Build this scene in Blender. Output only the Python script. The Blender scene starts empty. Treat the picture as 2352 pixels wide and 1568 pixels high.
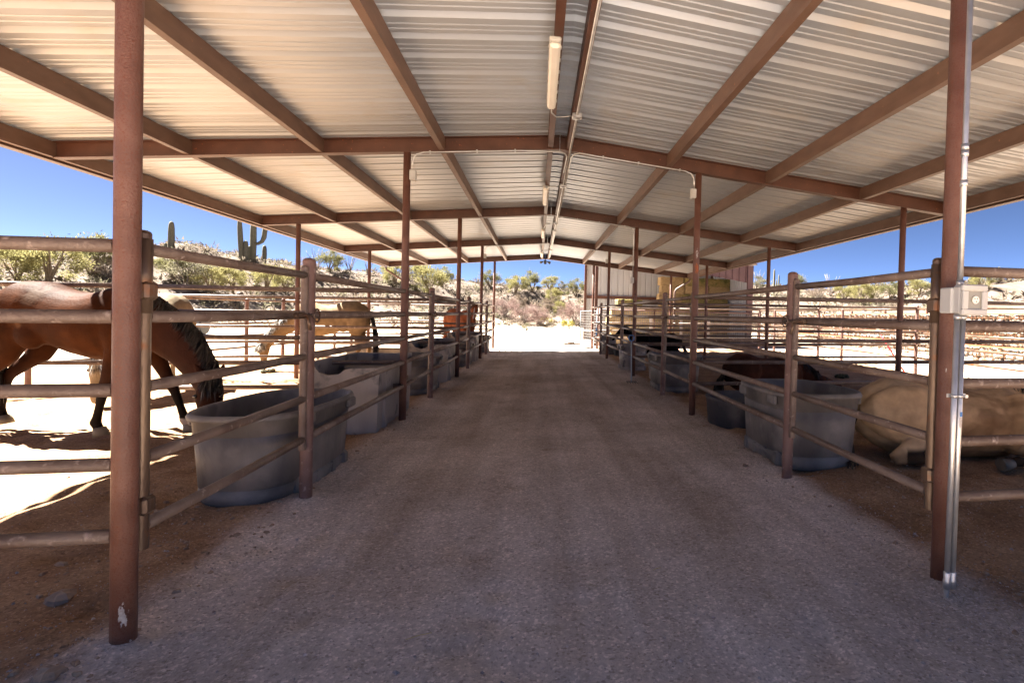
import bpy, math, random
import numpy as np
from mathutils import Vector, Matrix, Euler
R = math.radians
sc = bpy.context.scene
col = sc.collection

# ------------------------------------------------------------------ camera
CX, CH = -0.222, 1.32
F, YAW, PITCH, ROLL, XP, YP = 1198.17, 0.15947, -0.01672, 0.02598, 1427.44, 748.13   # pixels of a 2352 px wide frame
def cam_axes():
    cy, sy = math.cos(YAW), math.sin(YAW)
    f = Vector((sy, cy, 0)); r = Vector((cy, -sy, 0)); u = Vector((0, 0, 1))
    f2 = f*math.cos(PITCH) + u*math.sin(PITCH); u2 = -f*math.sin(PITCH) + u*math.cos(PITCH)
    return r*math.cos(ROLL) + u2*math.sin(ROLL), -r*math.sin(ROLL) + u2*math.cos(ROLL), f2
CR, CU, CF = cam_axes()
cd = bpy.data.cameras.new("camera"); cam = bpy.data.objects.new("camera", cd); col.objects.link(cam)
m = Matrix((CR, CU, -CF)).transposed().to_4x4(); m.translation = Vector((CX, 0, CH))
cam.matrix_world = m
cd.sensor_width = 36; cd.lens = F*36/2352
cd.shift_x = (1176-XP)/2352; cd.shift_y = (YP-784)/2352
cd.clip_start = 0.05; cd.clip_end = 2000
sc.camera = cam

# ------------------------------------------------------------------ light
SUN_EL, SUN_AZ = R(52.0), R(-63.0)          # azimuth from +Y towards +X
w = bpy.data.worlds.new("World"); sc.world = w; w.use_nodes = True
nt = w.node_tree; nt.nodes.clear()
sky = nt.nodes.new("ShaderNodeTexSky"); sky.sky_type = 'NISHITA'; sky.sun_disc = False
sky.sun_elevation = SUN_EL; sky.sun_rotation = SUN_AZ; sky.altitude = 1000; sky.air_density = 0.1; sky.dust_density = 0.3; sky.ozone_density = 2.6
bg = nt.nodes.new("ShaderNodeBackground"); bg.inputs[1].default_value = 0.05
wo = nt.nodes.new("ShaderNodeOutputWorld")
nt.links.new(sky.outputs[0], bg.inputs[0]); nt.links.new(bg.outputs[0], wo.inputs[0])
sl = bpy.data.lights.new("sun", 'SUN'); sl.energy = 4.4; sl.angle = R(0.53); sl.color = (1, 0.95, 0.87)
so = bpy.data.objects.new("sun", sl); col.objects.link(so)
sd = Vector((math.cos(SUN_EL)*math.sin(SUN_AZ), math.cos(SUN_EL)*math.cos(SUN_AZ), math.sin(SUN_EL)))
so.rotation_euler = sd.to_track_quat('Z', 'Y').to_euler(); so.location = (-20, 12, 30)
sc.view_settings.view_transform = 'Standard'; sc.view_settings.look = 'None'
sc.view_settings.gamma = 1; sc.view_settings.exposure = 3.5
sc.cycles.diffuse_bounces = 8; sc.cycles.max_bounces = 10; sc.cycles.glossy_bounces = 4
sc.cycles.caustics_reflective = False; sc.cycles.caustics_refractive = False

# ------------------------------------------------------------------ helpers
def tag(o, label=None, cat=None, group=None, kind=None):
    if label: o['label'] = label
    if cat: o['category'] = cat
    if group: o['group'] = group
    if kind: o['kind'] = kind
    return o
def empty(name, loc=(0, 0, 0), rz=0, label=None, cat=None, group=None):
    o = bpy.data.objects.new(name, None); col.objects.link(o); o.location = loc; o.rotation_euler = (0, 0, rz)
    o.empty_display_size = 0.2
    return tag(o, label, cat, group)
def copy_tree(o, parent=None):
    c = o.copy(); col.objects.link(c); c.parent = parent
    for ch in list(o.children): copy_tree(ch, c)
    return c

class MB:
    def __init__(s): s.v = []; s.f = []; s.sm = []; s.mi = []; s.cur = 0
    def add(s, vs, fs, smooth=False):
        b = len(s.v); s.v += [tuple(p) for p in vs]
        for f in fs: s.f.append(tuple(b+i for i in f)); s.sm.append(smooth); s.mi.append(s.cur)
        return s
    def box(s, c, d, rot=None, rz=0):
        hx, hy, hz = d[0]/2, d[1]/2, d[2]/2
        vs = [Vector((x, y, z)) for x in (-hx, hx) for y in (-hy, hy) for z in (-hz, hz)]
        M = rot if rot is not None else (Matrix.Rotation(rz, 3, 'Z') if rz else None)
        c = Vector(c); vs = [(M @ v if M is not None else v) + c for v in vs]
        return s.add(vs, [(0, 1, 3, 2), (4, 6, 7, 5), (0, 4, 5, 1), (2, 3, 7, 6), (0, 2, 6, 4), (1, 5, 7, 3)])
    def bbox(s, c, d, b=0.01, rz=0, rot=None):      # box with chamfered edges
        h = [d[0]/2, d[1]/2, d[2]/2]; b = min(b, min(h)*0.9)
        vs = []; idx = {}
        for sx in (-1, 1):
            for sy in (-1, 1):
                for sz in (-1, 1):
                    for ax in range(3):
                        p = [sx*(h[0]-b), sy*(h[1]-b), sz*(h[2]-b)]; p[ax] = (sx, sy, sz)[ax]*h[ax]
                        idx[(sx, sy, sz, ax)] = len(vs); vs.append(Vector(p))
        fs = []
        for ax in range(3):
            o1, o2 = [a for a in range(3) if a != ax]
            for sg in (-1, 1):
                q = []
                for a, c_ in ((-1, -1), (1, -1), (1, 1), (-1, 1)):
                    k = [0, 0, 0]; k[ax] = sg; k[o1] = a; k[o2] = c_; q.append(idx[(k[0], k[1], k[2], ax)])
                fs.append(q)
        for ax in range(3):
            o1, o2 = [a for a in range(3) if a != ax]
            for a in (-1, 1):
                for c_ in (-1, 1):
                    q = []
                    for e, wh in ((-1, o1), (1, o1), (1, o2), (-1, o2)):
                        k = [0, 0, 0]; k[ax] = e; k[o1] = a; k[o2] = c_; q.append(idx[(k[0], k[1], k[2], wh)])
                    fs.append(q)
        for sx in (-1, 1):
            for sy in (-1, 1):
                for sz in (-1, 1): fs.append([idx[(sx, sy, sz, a)] for a in range(3)])
        M = rot if rot is not None else (Matrix.Rotation(rz, 3, 'Z') if rz else None)
        c = Vector(c); vs = [(M @ v if M is not None else v) + c for v in vs]
        return s.add(vs, fs)
    def tube(s, pts, r, n=12, cap=True):
        pts = [Vector(p) for p in pts]
        rs = r if isinstance(r, (list, tuple)) else [r]*len(pts)
        T = []
        for i in range(len(pts)):
            a = pts[min(i+1, len(pts)-1)] - pts[max(i-1, 0)]; T.append(a.normalized() if a.length > 1e-9 else Vector((0, 0, 1)))
        ref = Vector((0, 0, 1)) if abs(T[0].z) < .9 else Vector((1, 0, 0))
        U = (ref - T[0]*ref.dot(T[0])).normalized(); vs = []
        for i, p in enumerate(pts):
            U = (U - T[i]*U.dot(T[i])).normalized(); V = T[i].cross(U)
            for k in range(n):
                a = 2*math.pi*k/n; vs.append(p + (U*math.cos(a) + V*math.sin(a))*rs[i])
        fs = [(i*n+k, i*n+(k+1) % n, (i+1)*n+(k+1) % n, (i+1)*n+k) for i in range(len(pts)-1) for k in range(n)]
        b = len(s.v); s.add(vs, fs, True)
        if cap:
            s.f.append(tuple(b+k for k in reversed(range(n)))); s.sm.append(False); s.mi.append(s.cur)
            s.f.append(tuple(b+(len(pts)-1)*n+k for k in range(n))); s.sm.append(False); s.mi.append(s.cur)
        return s
    def prism(s, prof, a, b, axis='y'):   # closed profile of (x,z) pairs swept between two world points offsets
        a, b = Vector(a), Vector(b); n = len(prof)
        if axis == 'y': P = [Vector((p[0], 0, p[1])) for p in prof]
        elif axis == 'x': P = [Vector((0, p[0], p[1])) for p in prof]
        else: P = [Vector((p[0], p[1], 0)) for p in prof]
        vs = [p+a for p in P] + [p+b for p in P]
        fs = [(i, (i+1) % n, n+(i+1) % n, n+i) for i in range(n)] + [tuple(reversed(range(n))), tuple(range(n, 2*n))]
        return s.add(vs, fs)
    def dome(s, c, r, up=1, n=12, k=4, flat=1.0):
        c = Vector(c); vs = []; 
        for j in range(k):
            a = math.pi/2*j/k
            for i in range(n):
                t = 2*math.pi*i/n; vs.append(c + Vector((r*math.cos(a)*math.cos(t), r*math.cos(a)*math.sin(t), up*r*math.sin(a)*flat)))
        vs.append(c + Vector((0, 0, up*r*flat)))
        fs = [(j*n+i, j*n+(i+1) % n, (j+1)*n+(i+1) % n, (j+1)*n+i) for j in range(k-1) for i in range(n)]
        fs += [((k-1)*n+i, (k-1)*n+(i+1) % n, k*n) for i in range(n)]
        return s.add(vs, fs, True)
    def build(s, name, mat=None, parent=None, label=None, mats=None, loc=None):
        me = bpy.data.meshes.new(name); me.from_pydata(s.v, [], s.f); me.update()
        me.polygons.foreach_set('use_smooth', s.sm)
        if mats:
            for m_ in mats: me.materials.append(m_)
            me.polygons.foreach_set('material_index', s.mi)
        elif mat: me.materials.append(mat)
        o = bpy.data.objects.new(name, me); col.objects.link(o)
        if parent: o.parent = parent
        if loc: o.location = loc
        if label: o['label'] = label
        return o

# ---- numpy noise
_rng = np.random.RandomState(7); _tab = _rng.rand(256, 256)
def vnoise(x, y, s=0):
    x = np.asarray(x, float) + s*17.31; y = np.asarray(y, float) + s*9.77
    xi = np.floor(x).astype(int); yi = np.floor(y).astype(int); fx = x-xi; fy = y-yi
    fx = fx*fx*(3-2*fx); fy = fy*fy*(3-2*fy)
    g = lambda a, b: _tab[(a) % 256, (b) % 256]
    return (g(xi, yi)*(1-fx)+g(xi+1, yi)*fx)*(1-fy) + (g(xi, yi+1)*(1-fx)+g(xi+1, yi+1)*fx)*fy
def fbm(x, y, o=4, s=0):
    r = 0; a = .5; t = 0
    for i in range(o): r = r + a*vnoise(x*2**i, y*2**i, s+i*3); t += a; a *= .55
    return r/t
def sstep(t): t = np.clip(t, 0, 1); return t*t*(3-2*t)

# ------------------------------------------------------------------ materials
def mat(name, c, rough=.7, metal=0, c2=None, scale=8, bump=0, bscale=40, detail=6, spec=None, stretch=None, c3=None, thr=(.35, .65), r3=(.62, .7), s3=14, bd=.02):
    m_ = bpy.data.materials.new(name); m_.use_nodes = True; n = m_.node_tree.nodes; l = m_.node_tree.links
    b = n["Principled BSDF"]; b.inputs["Base Color"].default_value = (*c, 1); b.inputs["Roughness"].default_value = rough; b.inputs["Metallic"].default_value = metal
    if spec is not None: b.inputs["Specular IOR Level"].default_value = spec
    tc = n.new("ShaderNodeTexCoord"); mp = n.new("ShaderNodeMapping"); l.new(tc.outputs["Object"], mp.inputs[0])
    if stretch: mp.inputs["Scale"].default_value = stretch
    if c2:
        t = n.new("ShaderNodeTexNoise"); t.inputs["Scale"].default_value = scale; t.inputs["Detail"].default_value = detail; l.new(mp.outputs[0], t.inputs["Vector"])
        cr = n.new("ShaderNodeValToRGB"); l.new(t.outputs["Fac"], cr.inputs[0])
        cr.color_ramp.elements[0].position = thr[0]; cr.color_ramp.elements[0].color = (*c, 1); cr.color_ramp.elements[1].position = thr[1]; cr.color_ramp.elements[1].color = (*c2, 1)
        out = cr.outputs[0]
        if c3:
            t3 = n.new("ShaderNodeTexNoise"); t3.inputs["Scale"].default_value = s3; t3.inputs["Detail"].default_value = 8; l.new(tc.outputs["Object"], t3.inputs["Vector"])
            cr3 = n.new("ShaderNodeValToRGB"); l.new(t3.outputs["Fac"], cr3.inputs[0]); cr3.color_ramp.elements[0].position = r3[0]; cr3.color_ramp.elements[1].position = r3[1]
            mx = n.new("ShaderNodeMix"); mx.data_type = 'RGBA'; l.new(cr3.outputs[0], mx.inputs[0]); l.new(out, mx.inputs[6]); mx.inputs[7].default_value = (*c3, 1); out = mx.outputs[2]
        l.new(out, b.inputs["Base Color"])
    if bump:
        t2 = n.new("ShaderNodeTexNoise"); t2.inputs["Scale"].default_value = bscale; t2.inputs["Detail"].default_value = 6; l.new(mp.outputs[0], t2.inputs["Vector"])
        bm_ = n.new("ShaderNodeBump"); bm_.inputs["Strength"].default_value = bump; bm_.inputs["Distance"].default_value = bd; l.new(t2.outputs["Fac"], bm_.inputs["Height"]); l.new(bm_.outputs[0], b.inputs["Normal"])
    return m_
M = {}
M['beam'] = mat('brown_primer', (.066, .024, .013), .5, 0, (.095, .037, .022), 5, .1, 60, c3=(.24, .075, .03), r3=(.66, .72), s3=30)
M['purlin'] = mat('brown_purlin_paint', (.108, .059, .039), .5, .0, (.148, .084, .058), 4, .08, 50, stretch=(1, 1, 3), c3=(.26, .12, .07), r3=(.68, .75), s3=25)
M['post'] = mat('rusty_post', (.105, .044, .029), .55, .0, (.16, .076, .053), 7, .25, 120, c3=(.13, .04, .02), r3=(.52, .68), s3=140)
M['rail'] = mat('dusty_pipe', (.115, .072, .052), .5, .1, (.195, .14, .108), 6, .25, 60, c3=(.42, .33, .28), r3=(.6, .78), s3=26)
M['gpost'] = mat('mauve_pipe', (.13, .064, .049), .5, .1, (.2, .115, .093), 6, .25, 60, c3=(.42, .32, .28), r3=(.62, .78), s3=22)
M['stile'] = mat('bare_pipe', (.085, .05, .034), .35, .4, (.19, .13, .085), 5, .2, 60, stretch=(1, 1, .3), c3=(.2, .08, .03), r3=(.58, .68), s3=10)
M['galv'] = mat('galvanised', (.42, .43, .44), .35, .75, (.56, .57, .58), 9, .05, 60)
M['greybox'] = mat('grey_box', (.42, .42, .41), .5, .0, (.48, .48, .46), 3)
M['whiteplastic'] = mat('white_plastic', (.72, .68, .62), .4, 0, (.8, .77, .7), 3)
M['cover'] = mat('smoky_cover', (.24, .23, .19), .2, 0, (.3, .28, .22), 3)
M['dark'] = mat('dark_slot', (.03, .03, .03), .5)
M['roof'] = mat('roof_sheet', (.44, .485, .545), .36, .35, (.50, .545, .605), 1.2, .0, 20, stretch=(.15, 1, 1), spec=.8, c3=(.45, .43, .40), r3=(.58, .85), s3=1.9)
M['tub'] = mat('black_rubber_tub', (.095, .088, .082), .6, 0, (.21, .19, .17), 3.2, .25, 30, stretch=(1, 1, .5), c3=(.30, .27, .24), r3=(.55, .8), s3=4)
M['tubin'] = mat('tub_inside', (.05, .055, .07), .3, 0, (.09, .10, .13), 3, .1, 30)
M['tubgrey'] = mat('grey_tub', (.23, .21, .195), .6, 0, (.36, .325, .29), 3, .2, 30, stretch=(1, 1, .3), c3=(.09, .09, .095), r3=(.58, .7), s3=6)
M['rubber'] = mat('dusty_rubber', (.04, .04, .045), .6, 0, (.19, .17, .15), 2.2, .3, 40, thr=(.45, .7))
M['blackp'] = mat('black_plastic', (.012, .012, .014), .4)
M['hoof'] = mat('hoof_horn', (.12, .10, .07), .6, 0, (.19, .16, .12), 10)
M['eye'] = mat('eye', (.01, .008, .006), .08)
M['blackhair'] = mat('black_hair', (.012, .010, .009), .45, 0, (.03, .022, .016), 12)
M['brownhair'] = mat('brown_hair', (.07, .025, .012), .5, 0, (.11, .04, .02), 12)
M['greyhair'] = mat('grey_hair', (.1, .09, .085), .6, 0, (.55, .52, .46), 14, thr=(.4, .6))
M['red'] = mat('red_paint', (.55, .03, .04), .4)
M['blue'] = mat('blue_plastic', (.03, .16, .42), .4)
M['paleshaft'] = mat('pale_shaft', (.45, .55, .6), .4)
M['white'] = mat('white_paint', (.5, .48, .46), .6, 0, (.32, .26, .23), 60)
M['yellow'] = mat('yellow_paint', (.5, .3, .03), .5, 0, (.4, .2, .03), 6)
M['maroon'] = mat('maroon_sheet', (.085, .04, .04), .5, 0, (.12, .06, .058), 2)
M['shedwall'] = mat('shed_sheet', (.36, .38, .41), .45, 0, (.46, .47, .49), .8, stretch=(1, 1, .2))
M['hay'] = mat('hay_bale', (.33, .225, .105), .95, 0, (.52, .385, .2), 14, .9, 30, stretch=(.5, 1, 3), c3=(.3, .22, .08), r3=(.55, .7), s3=3, bd=.05)
M['haygreen'] = mat('hay_green', (.2, .17, .05), .9, 0, (.42, .33, .13), 16, .9, 34, stretch=(.5, 1, 3), c3=(.14, .15, .04), r3=(.5, .62), s3=4, bd=.05)
M['rock'] = mat('rock', (.26, .19, .14), .9, 0, (.36, .27, .2), 12, .4, 30)
M['gab'] = [mat('gabion_stone_'+n_, c, .85, 0, tuple(x*1.25 for x in c), 5, .3, 20) for n_, c in
            (('tan', (.165, .128, .09)), ('pale', (.2, .178, .15)), ('pink', (.155, .115, .10)), ('grey', (.13, .124, .115)))]
M['rustmesh'] = mat('rust_wire', (.24, .09, .035), .7)
M['wire'] = mat('grey_wire', (.2, .2, .2), .6, .2)
M['cactus'] = mat('saguaro_skin', (.10, .095, .065), .85, 0, (.14, .13, .09), 10)
M['bark'] = mat('bark', (.13, .10, .06), .9, 0, (.2, .15, .1), 10)
M['twig'] = mat('dry_twig', (.2, .17, .15), .9)
def leafmat(name, a, b):
    m_ = mat(name, a, .9, 0, b, 1.6, detail=3, spec=.05); n = m_.node_tree.nodes; l = m_.node_tree.links; p_ = n["Principled BSDF"]
    tr = n.new("ShaderNodeBsdfTranslucent"); l.new(p_.inputs["Base Color"].links[0].from_socket, tr.inputs[0]); ms = n.new("ShaderNodeMixShader"); ms.inputs[0].default_value = .4
    l.new(p_.outputs[0], ms.inputs[1]); l.new(tr.outputs[0], ms.inputs[2]); l.new(ms.outputs[0], n["Material Output"].inputs[0])
    return m_
M['pv1'] = leafmat('paloverde_yellow', (.22, .20, .085), (.30, .27, .12))
M['pv2'] = leafmat('paloverde_olive', (.15, .143, .07), (.22, .205, .10))
M['pv3'] = leafmat('creosote_grey', (.14, .13, .085), (.21, .19, .125))
M['bare'] = leafmat('bare_purple', (.18, .12, .105), (.26, .18, .16))
M['bareb'] = leafmat('bare_brown', (.16, .12, .088), (.25, .195, .15))
M['yel'] = leafmat('yellow_bush', (.25, .225, .05), (.32, .28, .08))
M['scr'] = leafmat('grey_scrub', (.125, .105, .08), (.185, .155, .118))
M['hayscrap'] = mat('hay_scrap', (.2, .18, .08), .9, 0, (.34, .29, .15), 20)
M['straw'] = mat('straw', (.55, .45, .22), .8)
M['manure'] = mat('manure', (.045, .045, .022), .95, 0, (.08, .07, .035), 30)

# ------------------------------------------------------------------ terrain
KY, KX = 0.0035, 0.0126
def G(x, y): return KY*min(max(y, -3), 22) + KX*min(max(x, -9), 9)
def rayaz(u, v):
    d = CF + CR*((u-XP)/F) - CU*((v-YP)/F)
    return math.atan2(d.x, d.y), d.z/math.hypot(d.x, d.y)
RIDGE = [(-700, 570, 60, 30), (0, 588, 58, 30), (256, 582, 56, 30), (401, 566, 56, 30), (532, 590, 58, 32), (615, 603, 60, 34), (681, 615, 60, 35), (774, 622, 62, 36),
         (845, 628, 64, 37), (941, 638, 66, 39), (1076, 648, 70, 42), (1166, 658, 72, 44), (1249, 664, 74, 44), (1309, 667, 74, 44), (1500, 668, 74, 44),
         (1723, 656, 70, 42), (1788, 656, 68, 40), (1872, 668, 66, 38), (2027, 662, 62, 36), (2352, 645, 56, 32), (3200, 630, 50, 30)]
RA = []
for u, v, D, f0 in RIDGE:
    a, s_ = rayaz(u, v); RA.append((a, s_, D, f0))
RA = np.array(RA)
def terrain(x, y):
    x = np.asarray(x, float); y = np.asarray(y, float)
    g = KY*np.clip(y, -3, 22) + KX*np.clip(x, -9, 9)
    az = np.arctan2(x-CX, y); r = np.hypot(x-CX, y)
    sl_ = np.interp(az, RA[:, 0], RA[:, 1]); D = np.interp(az, RA[:, 0], RA[:, 2]); f0 = np.interp(az, RA[:, 0], RA[:, 3])
    edge = sstep((2.0-np.abs(az))/.5)
    zr = CH + D*sl_ - g
    nz = fbm(x*.06, y*.06, 4, 1)-.5
    rr = r + nz*14
    t = np.clip((rr-f0)/(D-f0), 0, 1); t2 = sstep(t)**.85
    h = g + zr*t2 - np.clip(r-D, 0, 400)*.035
    lump = (fbm(x*.22, y*.22, 5, 5)-.5)*1.5 + (fbm(x*.9, y*.9, 3, 9)-.5)*.5
    hm = sstep((rr-f0)/10)
    h = h + lump*hm*.75*np.where(r > D*.93, .35, 1)
    h = g + (h-g)*edge
    # cut bank behind the stone wall on the right
    m_ = sstep((y-6)/3)*sstep((36-y)/5)
    bank = g + (1.5*sstep((x-15.0)/.9) + np.clip(x-15.6, 0, 60)*.10)*m_
    return np.maximum(h, bank), np.maximum(hm*edge, sstep((x-15.2)/1.)*m_)
def pen_relief(x, y):
    ax = np.abs(x)
    pen = sstep((ax-1.75)/.35)*sstep((10.5-ax)/2)*sstep((21-y)/1.5)
    n1 = fbm(x*2.2, y*2.2, 4, 11)-.5; n2 = fbm(x*6.5, y*6.5, 3, 13)-.5
    hoofs = np.clip(fbm(x*4.3, y*4.3, 2, 21)-.56, 0, 1)
    z = pen*(n1*.07+n2*.035-hoofs*.18)
    ais = (1-pen)*((fbm(x*1.3, y*.5, 3, 31)-.5)*.02 + (fbm(x*9, y*9, 2, 33)-.5)*.006)
    hp = np.clip(fbm(x*7.5+3, y*7.5, 2, 51)-.60, 0, 1)*np.clip(fbm(x*.8, y*.8, 2, 53)-.42, 0, 1)*-.9
    ais = ais+(1-pen)*(hp*.45-.009*np.exp(-((np.abs(x+.05+.05*np.sin(y*.5))-.72)/.13)**2))
    # low ridge of loose dirt along the fence lines, and a rut on the left
    berm = .028*np.exp(-((ax-1.95)/.18)**2)*fbm(x*3, y*3, 2, 41)*sstep((21-y)/1)
    rut = -.012*np.exp(-((x+1.36-.03*np.sin(y*1.7))/.035)**2)*sstep((6-y)/2) + .010*np.exp(-((x+1.28-.03*np.sin(y*1.7))/.05)**2)*sstep((6-y)/2)
    for px_ in (-1.8, 1.8):
        for k_ in range(5):
            for py_, h_ in ((2.308+4.2704*k_, .022), (2.308+4.2704*k_+1.63, .018)):
                d2 = (x-px_)**2+(y-py_)**2; z = z+h_*np.exp(-d2/.012)*(.5+fbm(x*12, y*12, 2, 61))
    return z+ais+berm+rut, pen
def axis(fine0, fine1, fs, mid, ms, far0, far1, cs):
    a = list(np.arange(fine0, fine1, fs))
    def grow(start, sgn, lim, farlim):
        out = []; p = start; s_ = fs
        while abs(p) < farlim:
            s_ = min(s_*1.13, ms if abs(p) < lim else cs); p += sgn*s_; out.append(p)
        return out
    return np.array(sorted(grow(fine0, -1, mid, abs(far0)) + a + grow(fine1, 1, mid, far1)))
xs = axis(-7.0, 6.0, .055, 75, .75, -700, 700, 40)
ys_f = list(np.arange(0.9, 9.0, .055)); p = 9.0; s_ = .055
while p < 20: ys_f.append(p); s_ = min(s_*1.02, .11); p += s_
while p < 100: ys_f.append(p); s_ = min(s_*1.1, .75); p += s_
while p < 900: ys_f.append(p); s_ *= 1.25; p += s_
p = .9; s_ = .055; back = []
while p > -400: s_ *= 1.3; p -= s_; back.append(p)
ys = np.array(sorted(back+ys_f))
X, Y = np.meshgrid(xs, ys)
Z, HM = terrain(X, Y); rel, PEN = pen_relief(X, Y); Z = Z+rel*(1-HM)
NX, NY = len(xs), len(ys)
co = np.stack([X, Y, Z], -1).reshape(-1, 3)
ii, jj = np.meshgrid(np.arange(NX-1), np.arange(NY-1)); a = (jj*NX+ii).ravel()
quads = np.stack([a, a+1, a+NX+1, a+NX], 1)
hmq = HM.reshape(-1)[quads].mean(1)
outd = 1-np.clip(sstep((10.2-np.abs(X+.3))/1.2)*sstep((20.6-Y)/1.6), 0, 1)
def make_sheet(name, mask, matl):
    q = quads[mask]; used = np.unique(q); remap = np.full(len(co), -1); remap[used] = np.arange(len(used))
    me = bpy.data.meshes.new(name); me.from_pydata(co[used].tolist(), [], remap[q].tolist()); me.update()
    me.polygons.foreach_set('use_smooth', [True]*len(q))
    at = me.color_attributes.new('zone', 'FLOAT_COLOR', 'POINT')
    z = np.stack([PEN.reshape(-1)[used], outd.reshape(-1)[used], HM.reshape(-1)[used], np.ones(len(used))], 1).astype(np.float32)
    at.data.foreach_set('color', z.ravel()); me.materials.append(matl)
    o = bpy.data.objects.new(name, me); col.objects.link(o); o['kind'] = 'structure'; return o
def ground_mat():
    m_ = bpy.data.materials.new('ground_dirt'); m_.use_nodes = True; n = m_.node_tree.nodes; l = m_.node_tree.links; b = n["Principled BSDF"]
    b.inputs["Roughness"].default_value = .95; b.inputs["Specular IOR Level"].default_value = .15
    tc = n.new("ShaderNodeTexCoord"); at = n.new("ShaderNodeAttribute"); at.attribute_name = 'zone'; sp = n.new("ShaderNodeSeparateColor"); l.new(at.outputs["Color"], sp.inputs[0])
    def noise(s, d=6, sc_=None, rough=.6):
        t = n.new("ShaderNodeTexNoise"); t.inputs["Scale"].default_value = s; t.inputs["Detail"].default_value = d; t.inputs["Roughness"].default_value = rough
        if sc_:
            mp = n.new("ShaderNodeMapping"); mp.inputs["Scale"].default_value = sc_; l.new(tc.outputs["Object"], mp.inputs[0]); l.new(mp.outputs[0], t.inputs["Vector"])
        else: l.new(tc.outputs["Object"], t.inputs["Vector"])
        return t.outputs["Fac"]
    def ramp(src, els):
        c_ = n.new("ShaderNodeValToRGB"); l.new(src, c_.inputs[0]); e = c_.color_ramp.elements
        while len(e) < len(els): e.new(.5)
        for i, (p_, c) in enumerate(els): e[i].position = p_; e[i].color = (*c, 1) if len(c) == 3 else c
        return c_.outputs[0]
    def mix(f, a_, b_, bt='MIX'):
        x = n.new("ShaderNodeMix"); x.data_type = 'RGBA'; x.blend_type = bt
        if isinstance(f, (int, float)): x.inputs[0].default_value = f
        else: l.new(f, x.inputs[0])
        for i, q in ((6, a_), (7, b_)):
            if isinstance(q, tuple): x.inputs[i].default_value = (*q, 1)
            else: l.new(q, x.inputs[i])
        return x.outputs[2]
    ais = ramp(noise(1.1, 7, (1, .45, 1)), [(.3, (.42, .35, .295)), (.5, (.52, .45, .40)), (.7, (.60, .53, .485))])
    ais = mix(ramp(noise(.55, 3), [(.45, (0, 0, 0)), (.62, (.7, .7, .7))]), ais, (.58, .515, .47))
    pen = ramp(noise(2.2, 7), [(.3, (.21, .125, .07)), (.5, (.29, .18, .105)), (.72, (.37, .25, .155))])
    out = ramp(noise(.5, 7, (1, .5, 1)), [(.3, (.30, .235, .18)), (.5, (.37, .30, .235)), (.7, (.43, .355, .29))])
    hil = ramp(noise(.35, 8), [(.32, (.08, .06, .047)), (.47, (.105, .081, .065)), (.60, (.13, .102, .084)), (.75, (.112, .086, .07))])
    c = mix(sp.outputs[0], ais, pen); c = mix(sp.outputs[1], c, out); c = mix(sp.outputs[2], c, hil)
    # grit: light and dark grains
    vo = n.new("ShaderNodeTexVoronoi"); vo.inputs["Scale"].default_value = 95; l.new(tc.outputs["Object"], vo.inputs["Vector"])
    vs_ = n.new("ShaderNodeSeparateColor"); l.new(vo.outputs["Color"], vs_.inputs[0])
    trk = ramp(noise(1.0, 6, (2.6, .16, 1)), [(.36, (.80, .77, .73)), (.52, (1, 1, 1)), (.68, (1.16, 1.16, 1.17))]); tm = n.new('ShaderNodeMath'); tm.operation = 'SUBTRACT'; tm.inputs[0].default_value = 1; l.new(sp.outputs[0], tm.inputs[1]); c = mix(tm.outputs[0], c, mix(1.0, c, trk, 'MULTIPLY'))
    ptc = ramp(noise(.8, 5), [(.35, (.82, .79, .75)), (.5, (1, 1, 1)), (.66, (1.18, 1.18, 1.19))]); c = mix(.9, c, ptc, 'MULTIPLY')
    grain = ramp(vs_.outputs[0], [(0, (.62, .60, .57)), (.14, (1.02, 1.02, 1.02)), (.8, (1.12, 1.12, 1.12)), (.94, (1.6, 1.6, 1.62))])
    c = mix(.8, c, grain, 'MULTIPLY')
    fine = ramp(noise(60, 4), [(.3, (.86, .86, .86)), (.7, (1.18, 1.18, 1.18))]); c = mix(.8, c, fine, 'MULTIPLY')
    mid = ramp(noise(23, 5, None, .7), [(.33, (.86, .84, .82)), (.48, (1.04, 1.04, 1.04)), (.64, (1.2, 1.19, 1.18))]); c = mix(.75, c, mid, 'MULTIPLY')
    # dark damp / manure stains
    st = ramp(noise(3.1, 5), [(.60, (1, 1, 1)), (.72, (.72, .68, .6))]); c = mix(.8, c, st, 'MULTIPLY')
    l.new(c, b.inputs["Base Color"])
    b1 = n.new("ShaderNodeBump"); b1.inputs["Strength"].default_value = .5; b1.inputs["Distance"].default_value = .03; l.new(noise(14, 8, None, .7), b1.inputs["Height"])
    b2 = n.new("ShaderNodeBump"); b2.inputs["Strength"].default_value = .5; b2.inputs["Distance"].default_value = .006; l.new(vo.outputs["Distance"], b2.inputs["Height"]); l.new(b1.outputs[0], b2.inputs["Normal"])
    l.new(b2.outputs[0], b.inputs["Normal"]); return m_
GM = ground_mat()
make_sheet('ground', hmq < .12, GM); make_sheet('hillside', hmq >= .12, GM)

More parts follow.
